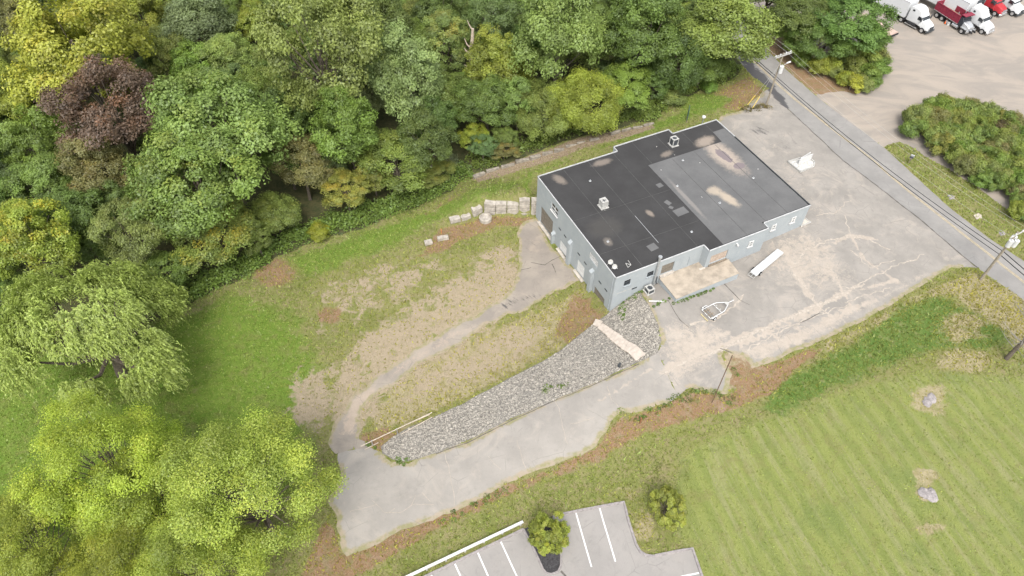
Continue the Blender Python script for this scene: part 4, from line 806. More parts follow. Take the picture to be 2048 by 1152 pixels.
FOREST = [
 ('lumpy0',150,95,240,'yl',1.1,.3,'huge olive yellow tree with golden clumps in the top left of the wood'),
 ('airy0',25,45,110,'brn',1.2,.3,'thin olive brown tree in the top left corner of the photo'),
 ('airy1',125,-5,120,'gg',1.2,.1,'grey green tree top behind the huge olive yellow tree'),
 ('broad0',285,38,115,'yg',1.1,.3,'bright yellow green tree between the olive yellow tree and the round silver one'),
 ('broad1',398,45,140,'gg',1.0,.05,'round silver green crown standing at the top of the wood'),
 ('airy0',335,120,110,'ol',1,.3,'dull olive tree below the round silver green crown, left side'),
 ('broad2',392,140,105,'bg',1,.2,'fresh green tree directly below the round silver green crown'),
 ('lumpy1',462,118,115,'lt',1,.2,'pale green tree left of the tallest feathery green tree'),
 ('oval0',510,55,75,'yg',1,.5,'small yellow green tree squeezed against the left of the tallest feathery tree'),
 ('airy1',640,105,215,'lt',1.35,.08,'tallest feathery light green tree at the top centre left'),
 ('broad3',655,215,120,'dk',1,.1,'dark low tree under the right skirt of the tallest feathery tree'),
 ('airy0',228,225,195,'mar',1.1,.6,'dark maroon tree with red tinged top'),
 ('broad0',190,345,130,'brn',1.1,.5,'brownish tree hanging below the maroon tree'),
 ('lumpy0',75,280,135,'bg',1.15,.1,'rounded clear green tree left of the maroon tree'),
 ('broad2',95,375,130,'md',1,.1,'mid green tree below the rounded clear green tree at the left'),
 ('broad1',430,255,245,'lt',1.05,.2,'broad pale topped green tree in the middle of the left wood'),
 ('lumpy1',395,365,230,'md',1,.35,'large deep green tree below the broad pale topped tree'),
 ('airy1',438,180,90,'gg',1,.1,'small grey green top peeping above the broad pale topped tree'),
 ('broad3',600,325,120,'brn',1,.3,'brown olive tree on the wood edge left of the yellowing sapling'),
 ('oval1',690,378,95,'gold',.9,.7,'small yellowing brown tree at the edge of the wood'),
 ('oval0',695,270,140,'bg',1,.15,'light green conical tree above the yellowing sapling'),
 ('broad2',790,320,150,'md',1,.25,'mid green leafy tree right of the light green conical tree'),
 ('oval2',855,285,110,'dk',1,.2,'deep green tree left of the slim yellow green tree'),
 ('broad0',812,150,165,'pale',1.1,.15,'whitish green round tree in the centre of the wood'),
 ('airy0',730,185,105,'gg',1,.1,'grey green tree left of the whitish green round tree'),
 ('oval1',888,85,95,'lt',1.1,.9,'light green tree with pinkish tip left of the bare dead trunk'),
 ('lumpy0',998,125,125,'yg',1.1,.2,'yellow green tree right of the bare dead trunk'),
 ('broad1',1115,60,185,'lt',1.2,.1,'big light green tree at the top centre of the wood'),
 ('feather',1090,218,130,'ol',1.2,.2,'left half of the feathery olive yellow pair nearest the warehouse'),
 ('feather',1170,205,140,'yg',1.25,.15,'right half of the feathery olive yellow pair nearest the warehouse'),
 ('lumpy1',1245,175,115,'bg',1.15,.1,'bright glossy green tree right of the feathery olive pair'),
 ('broad3',975,200,115,'dk',1,.15,'dark green tree just below the bare dead trunk'),
 ('oval2',946,275,62,'yg',1,.4,'slim yellow green tree standing at the wood edge near the rubble bank'),
 ('airy0',1008,300,56,'brn',.75,.8,'small brown autumn bush at the left end of the rubble bank'),
 ('broad0',1295,65,150,'dk',1.2,.1,'tall dark green tree right of the big light green tree'),
 ('feather',1350,120,120,'dk',1.1,.1,'dark drooping tree on the wood edge above the grass corner'),
 ('broad2',1452,55,190,'ol',.78,.15,'wide olive tipped tree overhanging the road at the top'),
 ('lumpy0',1405,130,100,'dk',1,.1,'low dark green tree beside the road bend'),
 ('broad1',1605,28,130,'dk',.72,.1,'dark green tree across the road, left of its group'),
 ('lumpy1',1700,42,150,'dk',.72,.1,'big dark green tree beside the parked lorries'),
 ('broad3',1640,82,110,'dk',.62,.1,'middle green tree at the front of the group across the road'),
 ('broad0',1735,72,84,'dk',.55,.1,'dark green tree at the yard corner of the group across the road'),
 ('oval2',1662,55,95,'dk',.6,.1,'dark green tree in the centre of the group across the road'),
 ('broad2',1578,55,84,'md',.6,.1,'mid green tree at the road side of the group across the road'),
 ('oval0',1597,92,64,'md',.5,.1,'slim green tree at the left front of the group across the road'),
 ('broad0',1545,-25,120,'dk',.9,.1,'dark tree at the top edge beyond the road'),
 ('lumpy1',58,480,175,'yg',1.1,.8,'yellow green tree with orange tips at the left edge of the photo'),
 ('broad3',140,430,130,'dk',1,.1,'dark green tree behind the orange tipped tree at the left'),
 ('airy1',262,470,135,'lt',1,.15,'light green tree just above the willow'),
 ('broad1',432,455,165,'ol',1,.85,'olive tree with rusty brown tips on the wood edge'),
 ('broad2',548,425,105,'md',1,.3,'mid green tree right of the rusty tipped tree'),
 ('oval1',330,540,95,'md',.9,.1,'small green tree right of the willow top'),
 ('broad0',10,600,120,'dk',1,.2,'dark green tree below the orange tipped tree at the left edge'),
 ('broad3',775,45,120,'dk',1.2,.1,'dark green tree at the top edge right of the tallest feathery tree'),
 ('oval2',735,110,100,'md',1.1,.1,'mid green tree between the tallest feathery tree and the whitish one'),
 ('airy0',985,45,110,'teal',1.2,.1,'blue green tree at the top edge behind the dead trunk'),
 ('lumpy0',880,20,110,'dk',1.1,.1,'very dark tree at the top edge left of the dead trunk'),
 ('oval0',1035,205,80,'lt',1,.2,'pale yellow green tree between the dead trunk and the feathery pair'),
 ('broad1',905,190,100,'md',1,.1,'mid green tree right of the whitish green round tree'),
 ('airy1',510,190,105,'md',1,.2,'mid green tree left below the tallest feathery tree'),
 ('broad2',30,185,130,'yg',1,.2,'yellow olive tree at the left edge above the clear green tree'),
 ('oval1',315,205,70,'dk',1,.1,'dark conical tree right of the maroon tree top'),
 ('broad0',300,420,100,'md',1,.1,'leafy green tree above the light green tree by the willow'),
 ('lumpy0',745,345,80,'ol',.9,.6,'low olive tree with orange leaves right of the yellowing sapling'),
 ('broad3',870,345,75,'ol',.8,.5,'low olive green tree at the wood edge above the block wall'),
 ('oval2',560,250,110,'dk',1,.1,'dark green tree right of the broad pale topped tree'),
 ('broad1',1200,95,90,'md',1.1,.1,'mid green tree behind the bright glossy one'),
 ('oval0',1310,160,75,'dk',1,.1,'small dark green tree right of the bright glossy one'),
 ('broad2',20,340,90,'teal',1,.1,'blue green tree at the left edge below the clear green tree'),
]
_wd0 = ground(R_WOOD)[:, :2]
for k, x, y, w, c, zs, wm, lab in FOREST:
    P_ = ground([(x, y+w*.45)])[0]; ed = sdist(P_[:1], P_[1:2], _wd0)[0]
    tree_at(k, x, y, w, c, 'broadleaf_tree', lab, 'tree', 'trees of the wood', zs*(.66 if ed < 7 and y > 120 and x < 1420 else 1), wm)
tree_at('willow', 180, 660, 345, 'wil', 'willow_tree', 'large pale green weeping willow blown to the right', 'tree', None, 1.0, .1, 0)
for k, x, y, w, c, zs, lab in (('near0', 212, 925, 248, (.30, .385, .045), 1.1, 'brightest yellow green tree in the bottom left foreground'), ('near1', 492, 980, 288, (.285, .36, .06), 1.0, 'wide yellow green tree leaning over the drive end'),
      ('near0', 300, 1010, 230, (.265, .335, .045), .85, 'lime green tree just behind the brightest foreground tree'), ('near0', 240, 1150, 220, (.26, .30, .04), .8, 'lime green tree cut by the bottom edge of the photo'), ('near1', 5, 1060, 120, (.22, .28, .05), .8, 'green tree at the left edge below the willow'),
      ('near1', 60, 1090, 220, (.25, .30, .045), 1, 'olive green tree in the bottom left corner'), ('near0', 400, 1130, 230, (.26, .33, .05), .9, 'lower yellow green tree between the two bright foreground trees')):
    tree_at(k, x, y, w, c, 'broadleaf_tree', lab, 'tree', 'yellow green foreground trees', zs, .3)
tree_at('pine0', 1096, 1064, 76, (.235, .275, .042), 'evergreen_tree', 'bushy yellow green evergreen in the mulched parking island', 'tree', 'small evergreens by the car park', 1, .3)
tree_at('pine1', 1335, 1012, 74, (.235, .265, .045), 'evergreen_tree', 'bushy yellow green evergreen on the lawn right of the car park', 'tree', 'small evergreens by the car park', 1, .3)
# lower trees filling the wood between the named crowns
_wd = ground(R_WOOD)[:, :2]; gx, gy = np.meshgrid(np.arange(-115, 70, 5.7), np.arange(40, 190, 5.7)); fill = 0
for x, y in zip(gx.ravel()+RNG.uniform(-1.8, 1.8, gx.size), gy.ravel()+RNG.uniform(-1.8, 1.8, gx.size)):
    if not inpoly(np.array([x]), np.array([y]), _wd)[0] or sdist(np.array([x]), np.array([y]), _wd)[0] < 1.5: continue
    q = project(np.array([x, y, 0.]))
    if q[0] < -110 or q[1] < -90 or q[0] > 1500: continue
    if min(math.hypot(x-a, y-b)/c for a, b, c in TREES) < .78: continue
    ed = sdist(np.array([x]), np.array([y]), _wd)[0]
    inside = -40 < q[0] < IW and -60 < q[1] < IH; R = RNG.uniform(2.5, 3.6) if inside else RNG.uniform(3.6, 5.2)
    cc = ['dk', 'md', 'dk', 'md', 'ol', 'teal'][int(RNG.integers(6))]; q = project(np.array([x, y, 0.]))
    where = 'along the yard edge of the wood' if ed < 5 else 'by the willow' if q[0] < 380 and q[1] > 420 else ('far left in the wood' if q[0] < 350 else 'left of middle in the wood' if q[0] < 700 else 'right of middle in the wood' if q[0] < 1050 else 'right end of the wood')+(' near the top' if q[1] < 110 else '')
    plant(['broad1', 'oval0', 'airy0', 'broad3', 'oval2'][fill % 5], x, y, R*(.75 if ed < 4 else 1), cc, 'understory_tree', 'lower '+{'dk': 'dark green', 'md': 'mid green', 'ol': 'olive', 'teal': 'blue green'}[cc]+' tree under taller crowns '+where, 'tree', 'understory trees of the wood', .95, .15); fill += 1
# bare dead trunk
p = at_z(945, 128, 3.5); z0 = tz1(p[0], p[1]); t = thing('dead_tree', 'bare pale dead trunk rising above the green crowns', 'dead tree', (p[0], p[1], z0)); h = rise(np.array([p[0], p[1], z0]), 940, 44)
b = MB(); b.tube([(0, 0, -1), (0, 0, h*.5), (-.35, 0, h*.66), (.1, 0, h*.8), (.25, 0, h*.93)], [.5, .42, .36, .3, .22], 9); b.build('trunk', M_DEAD, t, 50)
for pts_, r_ in (([(.2, 0, h*.92), (-.25, 0, h*.96), (-.6, 0, h*1.02)], .13), ([(-.2, 0, h*.72), (-.8, 0, h*.76), (-1.2, .1, h*.82)], .14), ([(-.3, 0, h*.65), (-.9, 0, h*.68), (-1.3, 0, h*.72)], .16), ([(-.1, 0, h*.5), (-.9, 0, h*.51), (-1.4, 0, h*.53)], .14)):
    MB().tube(pts_, [r_, r_*.8, r_*.35], 7).build('branch', M_DEAD, t, 50)
# leafless tree at the right edge
p = g1(2012, 718); t = thing('bare_tree', 'leafless thin grey tree at the right edge of the lawn', 'tree', p); r = np.random.default_rng(5)
b = MB(); b.tube([(0, 0, -.3), (0, 0, 2.5), (.3, 0, 5.5), (.5, .3, 9)], [.27, .23, .17, .08], 8); b.build('trunk', M_BARK, t, 50)
for k in range(34):
    a = r.uniform(0, 6.28); z0 = r.uniform(1.8, 8.5); L = r.uniform(1.6, 3.8); e = np.array([math.cos(a), math.sin(a), r.uniform(.15, .7)])
    b = MB(); p0 = np.array([.3*z0/8, .1, z0]); p1 = p0+e*L*.5; p2 = p0+e*L+np.array([0, 0, .3]); b.tube([p0, p1, p2], [.06, .035, .012], 5)
    for q in range(5):
        m = p0+(p2-p0)*r.uniform(.3, 1); b.tube([m, m+r.normal(size=3)*.5+np.array([0, 0, .25])], [.02, .006], 4)
    b.build('branch', plain('grey_twig', (.22, .205, .185), .9) if k == 0 else bpy.data.materials['grey_twig'], t)
# thicket beside the road and lorry yard
TH = [(1797,258),(1830,225),(1880,213),(1960,224),(2048,262),(2160,320),(2160,520),(2048,446),(2030,432),(1985,388),(1940,372),(1890,352),(1850,305),(1810,278)]
_th = ground(TH)[:, :2]; x0, y0 = _th.min(0); x1, y1 = _th.max(0); k = 0
gx, gy = np.meshgrid(np.arange(x0, x1, 1.75), np.arange(y0, y1, 1.75))
for x, y in zip(gx.ravel()+RNG.uniform(-.6, .6, gx.size), gy.ravel()+RNG.uniform(-.6, .6, gx.size)):
    if sdist(np.array([x]), np.array([y]), _th)[0] < .8: continue
    q = project(np.array([x, y, 0.])); ed = sdist(np.array([x]), np.array([y]), _th)[0]
    if q[0] > IW+60: continue
    c = ['md', 'ol', 'lt', 'lt', 'ol', 'bg', 'brn'][int(RNG.integers(7))]
    where = 'at the left tip of the thicket' if q[0] < 1845 else 'in the middle of the thicket' if ed > 4 else 'on the yard side of the thicket' if q[1] < 270 else 'on the grass verge side of the thicket'
    tl_ = {'md': 'mid green', 'ol': 'olive', 'lt': 'pale green', 'bg': 'bright green', 'brn': 'brownish'}[c]+' leafy shrub crowded '+where
    plant('shrub%d' % (k % 3), x, y, RNG.uniform(1.3, 1.9), c, 'thicket_shrub', tl_, 'shrub', 'shrubs of the roadside thicket', RNG.uniform(.9, 1.35), .35); k += 1
def shrub(px, py, w, col, lab, kind='shrub1', zs=1, warm=.3, group=None): return tree_at(kind, px, py, w, col, 'shrub', lab, 'shrub', group, zs, warm)
shrub(2022, 285, 34, (.30, .32, .03), 'bright yellow shrub at the right of the roadside thicket', zs=1.3)
shrub(2000, 262, 46, (.10, .085, .035), 'reddish brown shrub hiding the parked cars', 'shrub2', 1.2, .8); shrub(1978, 240, 30, 'dk', 'dark green shrub at the top of the thicket beside the silver car', 'shrub0', 1.2)
shrub(2035, 420, 40, 'yg', 'yellow green shrub at the lower right tip of the thicket', 'shrub0', 1.1)
for i, (x, y, w, c) in enumerate(((1745,95,50,'md'),(1690,105,50,'md'),(1610,120,36,'bg'),(1640,132,40,'yg'),(1665,130,36,'yg'),(1690,128,34,'lt'),(1712,132,40,'ol'),(1740,122,46,'ol'),(1760,118,36,'brn'),(1755,140,40,'md'),(1735,150,44,'bg'),(1705,165,40,'yl'),(1690,158,32,'yg'),(1728,168,34,'lt'),(1670,145,26,'lt'),(1745,165,28,'md'))):
    plant_lab = {'yg': 'yellow green', 'yl': 'golden', 'lt': 'pale green', 'bg': 'bright green', 'ol': 'olive', 'brn': 'brownish', 'md': 'mid green'}[c]+' shrub '+('road end' if x < 1660 else 'yard end' if x > 1731 else 'middle')+' of the low row across the road, '+('tree side' if y < 135 else 'road side')
    shrub(x, y, w*1.12, c, plant_lab, 'shrub%d' % (i % 3), .95, .2, 'shrubs across the road')
shrub(640, 463, 44, (.24, .27, .03), 'single bright yellow green shrub on the grass edge of the wood', zs=.8); shrub(1350, 190, 50, 'lt', 'pale leafed shrub at the grass corner below the wood', 'shrub2', .8); shrub(1420, 172, 36, 'bg', 'bright green shrub at the wood edge near the road', 'shrub0', .7)
shrub(895, 322, 40, (.16, .19, .10), 'pale grey leafed shrub on the wood edge above the block wall', 'shrub0', .9)
# leafy undergrowth and weeds, far too many stems to count
def leafy(name, label, pts_, rad, hgt, per, size, col, seed, warm=.2, asp=1.6):
    r = np.random.default_rng(seed); C = ground(pts_) if len(pts_[0]) == 2 else np.array(pts_); n = len(C); rr = np.broadcast_to(rad, n)*r.uniform(.6, 1.4, n); k = per
    a = r.uniform(0, 6.28, (n, k)); q = np.sqrt(r.random((n, k)))*rr[:, None]; P = np.stack([C[:, :1]+q*np.cos(a), C[:, 1:2]+q*np.sin(a)], -1); z = tz(P[..., 0], P[..., 1]); hh = hgt*r.uniform(.5, 1.3, (n, 1))*np.sqrt(np.clip(1-(q/rr[:, None])**2, .02, 1))
    P = np.concatenate([P, (z+hh*r.uniform(.35, 1, (n, k)))[..., None]], -1).reshape(-1, 3); m = len(P)
    N_ = nrm(np.array([0, 0, .8])+r.normal(size=(m, 3))*.5); tone = np.clip(.5+np.repeat(r.uniform(-.25, .25, n), k)+r.normal(size=m)*.14, 0, 1)
    me = leaf_mesh(name, P, N_, size*r.uniform(.6, 1.4, m), tone, np.repeat(r.random(n)**2, k)*r.random(m), r, asp); o = bpy.data.objects.new(name, me); COL.objects.link(o); o.color = (*COLR[col], warm) if isinstance(col, str) else (*col, warm)
    o['kind'] = 'stuff'; o['label'] = label; o['category'] = name.replace('_', ' '); return o
def along(P, step, wid, seed, px=True):
    r = np.random.default_rng(seed); W = ground(P)[:, :2]; out = []
    for a, c in zip(W[:-1], W[1:]):
        L = np.hypot(*(c-a)); k = max(1, int(L/step)); e = (c-a)/L; nn = np.array([-e[1], e[0]])
        for q in range(k): s = a+e*L*(q+r.random())/k+nn*r.uniform(*wid); out.append((s[0], s[1], tz1(*s)))
    return out
leafy('undergrowth', 'green creepers and low brambles along the edge of the wood', along([(345,628),(372,606),(470,556),(520,536),(570,503),(625,478),(700,458),(770,432),(850,402),(905,372),(945,345)], .16, (-.4, 3.6), 3), 1.0, 1.5, 60, .19, (.15, .225, .045), 4)
leafy('undergrowth', 'dark low growth under the trees above the rubble bank', along([(950,340),(1060,300),(1130,277),(1240,246),(1310,236),(1345,200),(1400,178),(1450,162),(1480,135)], .2, (-.2, 3.2), 5), .9, 1.3, 60, .19, 'md', 6)
wp = []
for poly, st, wd, sd in (([(1240,598),(1262,583),(1282,571)], .25, (-1.4, -.1), 1), ([(1250,604),(1243,640)], .3, (-.5, .5), 2), ([(1345,604),(1390,590),(1428,574)], .35, (-.35, -.05), 3), ([(1302,618),(1320,603),(1340,598)], .5, (-.2, .2), 4), ([(790,922),(818,926)], .3, (-.3, .4), 5), ([(735,884),(748,897)], .4, (-.6, .6), 6)): wp += along(poly, st, wd, sd)
leafy('weeds', 'bright green weeds sprouting along walls and paving cracks', wp, .28, .28, 30, .11, (.115, .185, .035), 9)
wp = along([(1095,775),(1083,781),(1140,768)], .5, (-.4, .4), 7)+along([(1245,825),(1244,818)], .3, (-.2, .2), 8)+along([(1330,808),(1400,784),(1436,794),(1470,800)], .5, (-.7, .5), 9)+along([(1263,828),(1330,812)], .5, (-.9, .1), 10)+along([(880,1040),(930,1012),(1010,975)], .7, (-.8, .1), 11)+along([(1465,745),(1480,748)], .3, (-.3, .4), 12)
leafy('weeds', 'scattered green weeds on the riprap and along the lower drive edge', wp, .38, .32, 26, .12, (.115, .17, .035), 10)
wp = along([(1483,222),(1500,217),(1530,212),(1540,216)], .3, (-.7, .5), 13); leafy('weeds', 'dry brownish weeds around the foot of the far utility pole', wp, .5, .4, 40, .12, (.13, .115, .04), 11, .5)
# grass blades over the lawns
def grass(n, seed):
    r = np.random.default_rng(seed); F = GF[reg == 0]; A = GV[F]; inv_ = in_view(A[:, 0, 0], A[:, 0, 1]); F = F[inv_]; A = A[inv_]
    ar = np.abs(np.cross(A[:, 1]-A[:, 0], A[:, 2]-A[:, 0]))/2; bad = np.maximum(ATTR['bare'], np.maximum(ATTR['mulch'], ATTR['litter']*.6))[F].mean(1); wgt = ar*(1-.96*np.clip(bad*1.1, 0, 1))*(1-.65*ATTR['mow'][F].mean(1)); i = r.choice(len(F), n, p=wgt/wgt.sum())
    u = r.random((n, 2)); u = np.where(u.sum(1, keepdims=True) > 1, 1-u, u); Fi = F[i]; a, b_, c = (np.column_stack([GV[Fi[:, k]], GZ[Fi[:, k]]]) for k in range(3)); P = a+(b_-a)*u[:, :1]+(c-a)*u[:, 1:]
    mow_ = np.maximum(ATTR['mow'], .6*ATTR['lush'])[Fi].mean(1); h = r.uniform(.10, .3, n)*(1-.55*mow_); an = r.uniform(0, 6.28, n); w = r.uniform(.05, .12, n); ln = r.normal(size=(n, 2))*h[:, None]*.6
    e = np.stack([np.cos(an), np.sin(an), 0*an], 1)*w[:, None]; V = np.stack([P-e, P+e, P+np.column_stack([ln, h])], 1)
    me = bpy.data.meshes.new('grass'); me.vertices.add(3*n); me.vertices.foreach_set('co', V.ravel().astype(np.float32)); me.loops.add(3*n); me.loops.foreach_set('vertex_index', np.arange(3*n, dtype=np.int32)); me.polygons.add(n); me.polygons.foreach_set('loop_start', np.arange(0, 3*n, 3, dtype=np.int32)); me.polygons.foreach_set('loop_total', np.full(n, 3, np.int32)); me.update(calc_edges=True)
    dry = np.maximum(ATTR['straw'], np.maximum(ATTR['litter'], ATTR['bare']))[Fi].mean(1); hue = np.clip(dry*.8+.2*(1-ATTR['lush'][Fi].mean(1))+r.normal(size=n)*.12-.1, 0, 1)
    for k, q in (('tone', np.clip(.5+r.normal(size=n)*.2-.25*ATTR['dark'][Fi].mean(1), 0, 1)), ('hue', hue)): me.attributes.new(k, 'FLOAT', 'POINT').data.foreach_set('value', np.repeat(q, 3).astype(np.float32))
    me.materials.append(M_LEAF); o = bpy.data.objects.new('grass', me); COL.objects.link(o); o.color = (.215, .265, .06, .6); o['kind'] = 'stuff'; o['label'] = 'short rough grass blades over the lawns and yard'; o['category'] = 'grass'
grass(120000, 12)

# ------------------------------------------------------------------ paint, kerbs, cracks
def ribbon(b, P, w, lift=.006, jit=0, seed=0, step=.8):
    r = np.random.default_rng(seed); Q = [P[0]]
    for a, c in zip(P[:-1], P[1:]):
        k = max(1, int(np.hypot(*(c-a)[:2])/step)); Q += [a+(c-a)*(q+1)/k for q in range(k)]
    Q = np.array(Q)[:, :2]; T = np.gradient(Q, axis=0); T = T/np.linalg.norm(T, axis=1, keepdims=True); N_ = np.stack([-T[:, 1], T[:, 0]], 1)
    if jit: Q = Q+N_*np.convolve(r.normal(size=len(Q)+2)*jit, [.3, .4, .3], 'valid')[:, None]
    ww = w*(r.uniform(.5, 1.4, len(Q)) if jit else np.ones(len(Q))); L = Q-N_*ww[:, None]/2; R = Q+N_*ww[:, None]/2; zz = lambda X: tzg(X[:, 0], X[:, 1])+lift
    V = np.empty((2*len(Q), 3)); V[0::2, :2] = L; V[1::2, :2] = R; V[0::2, 2] = zz(L); V[1::2, 2] = zz(R)
    b.add(V, [(2*i, 2*i+2, 2*i+3, 2*i+1) for i in range(len(Q)-1)]); return b
def tzg(x, y): return tz(x, y)+(vnoise(x, y, 2.2, 4)-.5)*.10+.004
M_LINE = plain('line_paint', (.58, .575, .56), .7, .12, 3, obj=False); M_YLINE = plain('worn_yellow_paint', (.36, .30, .19), .8, .3, 2, obj=False)
pk = bpy.data.objects['parking_lot']
for a, c in (((1152,1026),(1183,1134)), ((1199,1016),(1231,1123)), ((1001,1082),(1040,1166)), ((955,1104),(985,1172)), ((909,1126),(932,1176)), ((862,1149),(876,1180)), ((1362,1153),(1398,1146))):
    ribbon(MB(), ground([a, c]), .15, .012).build('parking_line', M_LINE, pk)
rd = bpy.data.objects['road']; yl = [(1462,72),(1487,103),(1559,172),(1592,200),(1665,258),(1734,311),(1811,377),(1891,440),(1991,519),(2048,565),(2200,690)]
for off in (-.11, .11):
    W = ground(yl); T = np.gradient(W[:, :2], axis=0); T /= np.linalg.norm(T, axis=1, keepdims=True); W[:, 0] -= T[:, 1]*off; W[:, 1] += T[:, 0]*off
    ribbon(MB(), W, .12, .010).build('centre_line', M_YLINE, rd)
M_CRACK = plain('sand_filled_crack', (.33, .29, .24), .95, .2, 4, obj=False); M_CRACKD = plain('open_crack', (.10, .09, .08), .95, .3, 4, obj=False)
b = MB()
for i, P in enumerate(([(889,905),(893,925),(901,945),(905,965),(909,985),(907,1010)], [(1033,880),(1040,900),(1046,925),(1052,935)], [(1112,800),(1124,846),(1132,880),(1136,888)], [(1215,772),(1225,800),(1238,820)], [(700,1024),(740,1012),(752,1010),(770,1026),(800,1024),(830,1008),(868,1008)], [(752,1010),(745,1000)], [(770,1026),(790,1018)], [(822,1012),(830,990)], [(978,910),(1000,940)], [(1340,720),(1390,700)], [(860,1005),(845,985)], [(1140,850),(1190,835)], [(1445,700),(1470,716)])):
    ribbon(b, ground(P), .045, .008, .12, i, .3)
b.build('sand_filled_cracks', M_CRACK)['kind'] = 'stuff'
b = MB(); M_SAND = plain('washed_sand', (.325, .288, .244), .95, .22, 3, obj=False)
for i, (P, w) in enumerate((([(1440,700),(1520,662),(1590,630),(1633,612),(1672,594),(1730,568)], .5), ([(1633,612),(1622,590),(1604,566),(1588,548)], .34), ([(1485,702),(1540,674),(1600,644),(1660,616)], .2), ([(1633,612),(1650,622),(1664,630)], .3), ([(1653,526),(1668,548),(1682,572),(1700,580)], .2), ([(1700,500),(1740,535),(1790,520)], .16), ([(1672,594),(1740,556),(1800,528),(1850,510)], .22),
   ([(1560,690),(1552,665),(1570,650),(1610,652),(1622,670)], .2), ([(1330,745),(1390,718),(1440,700)], .3), ([(1690,606),(1730,590),(1780,576)], .18), ([(1590,650),(1640,628),(1700,610)], .15), ([(1380,650),(1430,640),(1470,610),(1490,590)], .35), ([(1590,530),(1610,500),(1660,480),(1720,470),(1780,500)], .3), ([(1690,430),(1700,470),(1720,480)], .2), ([(1630,430),(1670,425),(1700,400)], .16))):
    ribbon(b, ground(P), w*.8, .007, .2, 70+i, .25)
b.build('sand_streaks', M_SAND)['kind'] = 'stuff'
b = MB()
for i, P in enumerate(([(1575,217),(1630,268),(1686,321),(1748,367),(1800,408),(1842,440),(1900,490),(1957,537)], [(1062,525),(1090,530),(1104,520),(1125,510)], [(1104,528),(1112,545)], [(1042,540),(1062,535)], [(1278,727),(1197,765),(1115,799),(1020,842),(934,885),(872,908)], [(1440,560),(1480,600),(1500,610)], [(1335,600),(1360,640),(1378,655)], [(1600,645),(1640,625)], [(1440,697),(1464,706)])):
    ribbon(b, ground(P), .11 if i else .16, .009, .06, 40+i, .5)
b.build('open_cracks', M_CRACKD)['kind'] = 'stuff'
# asphalt kerb round the car park and the island
M_KERB = plain('asphalt_kerb', (.235, .215, .21), .9, .2, 3, obj=False)
def kerb(name, P, w=.22, h=.13, par=None):
    W = ground(P); b = MB(); Q = [W[0]]
    for a, c in zip(W[:-1], W[1:]):
        k = max(1, int(np.hypot(*(c-a)[:2])/1.)); Q += [a+(c-a)*(q+1)/k for q in range(k)]
    Q = np.array(Q); T = np.gradient(Q[:, :2], axis=0); T /= np.linalg.norm(T, axis=1, keepdims=True); N_ = np.stack([-T[:, 1], T[:, 0]], 1); z = tzg(Q[:, 0], Q[:, 1]); V = []
    for o_, dz in ((-w, -.05), (-w*.6, h), (w*.6, h), (w, -.05)): V.append(np.column_stack([Q[:, :2]+N_*o_*.5*1.6, z+dz]))
    V = np.stack(V, 1).reshape(-1, 3); b.add(V, [(4*i+k, 4*i+4+k, 4*i+5+k, 4*i+1+k) for i in range(len(Q)-1) for k in range(3)]); o = b.build(name, M_KERB, par); o['kind'] = 'structure'; return o
kerb('kerb', [(840,1158),(1000,1081),(1047,1058)], par=None); kerb('kerb', [(1107,1031),(1180,1017),(1248,1004),(1257,1042),(1273,1090),(1281,1103),(1292,1110),(1305,1112),(1345,1104),(1385,1097),(1404,1152),(1430,1230)])
kerb('kerb', [(1047,1058),(1069,1100),(1086,1138),(1093,1146),(1103,1148),(1116,1143),(1122,1130),(1122,1110),(1107,1031)], .16, .1)
ribbon(MB(), ground([(1122,1142),(1128,1149),(1136,1158)]), .2, .012).build('seam', M_CRACKD, pk)

# ------------------------------------------------------------------ barriers, railings, posts, signs
a, c = g1(1046, 1048), g1(800, 1165); e = c-a; L = np.hypot(*e[:2]); t = thing('guard_rail', 'long white timber guard rail on the grass above the car park', 'guard rail', a, math.atan2(e[1], e[0]))
sl = e[2]/L; tl = ((math.cos(math.atan(sl)), 0, -math.sin(math.atan(sl))), (0, 1, 0), (math.sin(math.atan(sl)), 0, math.cos(math.atan(sl)))); b = MB(); b.box((L/2, 0, .62+sl*L/2), (L, .26, .2), 0, tilt=tl); b.build('rail', M_WHITE, t)
for k in range(7): MB().box((.3+k*L/6.5, 0, .2+sl*k*L/6.5), (.18, .18, .8)).build('post', M_WHITE2, t)
a, c = g1(731, 899), g1(864, 836); e = c-a; L = np.hypot(*e[:2]); t = thing('pipe_railing', 'rusty two rail pipe barrier at the narrow end of the riprap', 'railing', a, math.atan2(e[1], e[0])); sl = e[2]/L
def rl(x0, z0, x1, z1, y0=0, y1=0, r_=.05, m=M_STEEL, nm='rail'): MB().tube([(x0, y0, z0+sl*x0), ((x0+x1)/2, (y0+y1)/2, (z0+z1)/2+sl*(x0+x1)/2), (x1, y1, z1+sl*x1)], r_, 8).build(nm, m, t, 50)
M_PIPE = plain('old_galvanised_pipe', (.40, .345, .28), .7, .3, 4)
rl(-.4, 1.15, L+.1, 1.2, 0, 0, .06, M_PIPE); rl(-.1, .1, 1.6, .18, 0, 0, .045, M_PIPE); rl(4.3, .22, L, .35, -.3, -.1, .05, M_PIPE); rl(6.2, .75, L-.2, .8, .2, .1, .04, M_PIPE)
for x in (.9, 4.0): rl(x, -.4, x+.02, 1.3, 0, 0, .055, M_STEEL, 'post')
p = g1(1424, 805); h = rise(p, 1461, 711); t = thing('metal_post', 'tall thin brown metal post at the bare patch beside the drive', 'post', p); b = MB(); b.tube([(0, 0, -.3), (0, 0, h)], .055, 8); b.build('pole', M_POST, t); MB().cyl((0, 0, h*.8), .09, .12, 8).build('collar', M_POST, t)
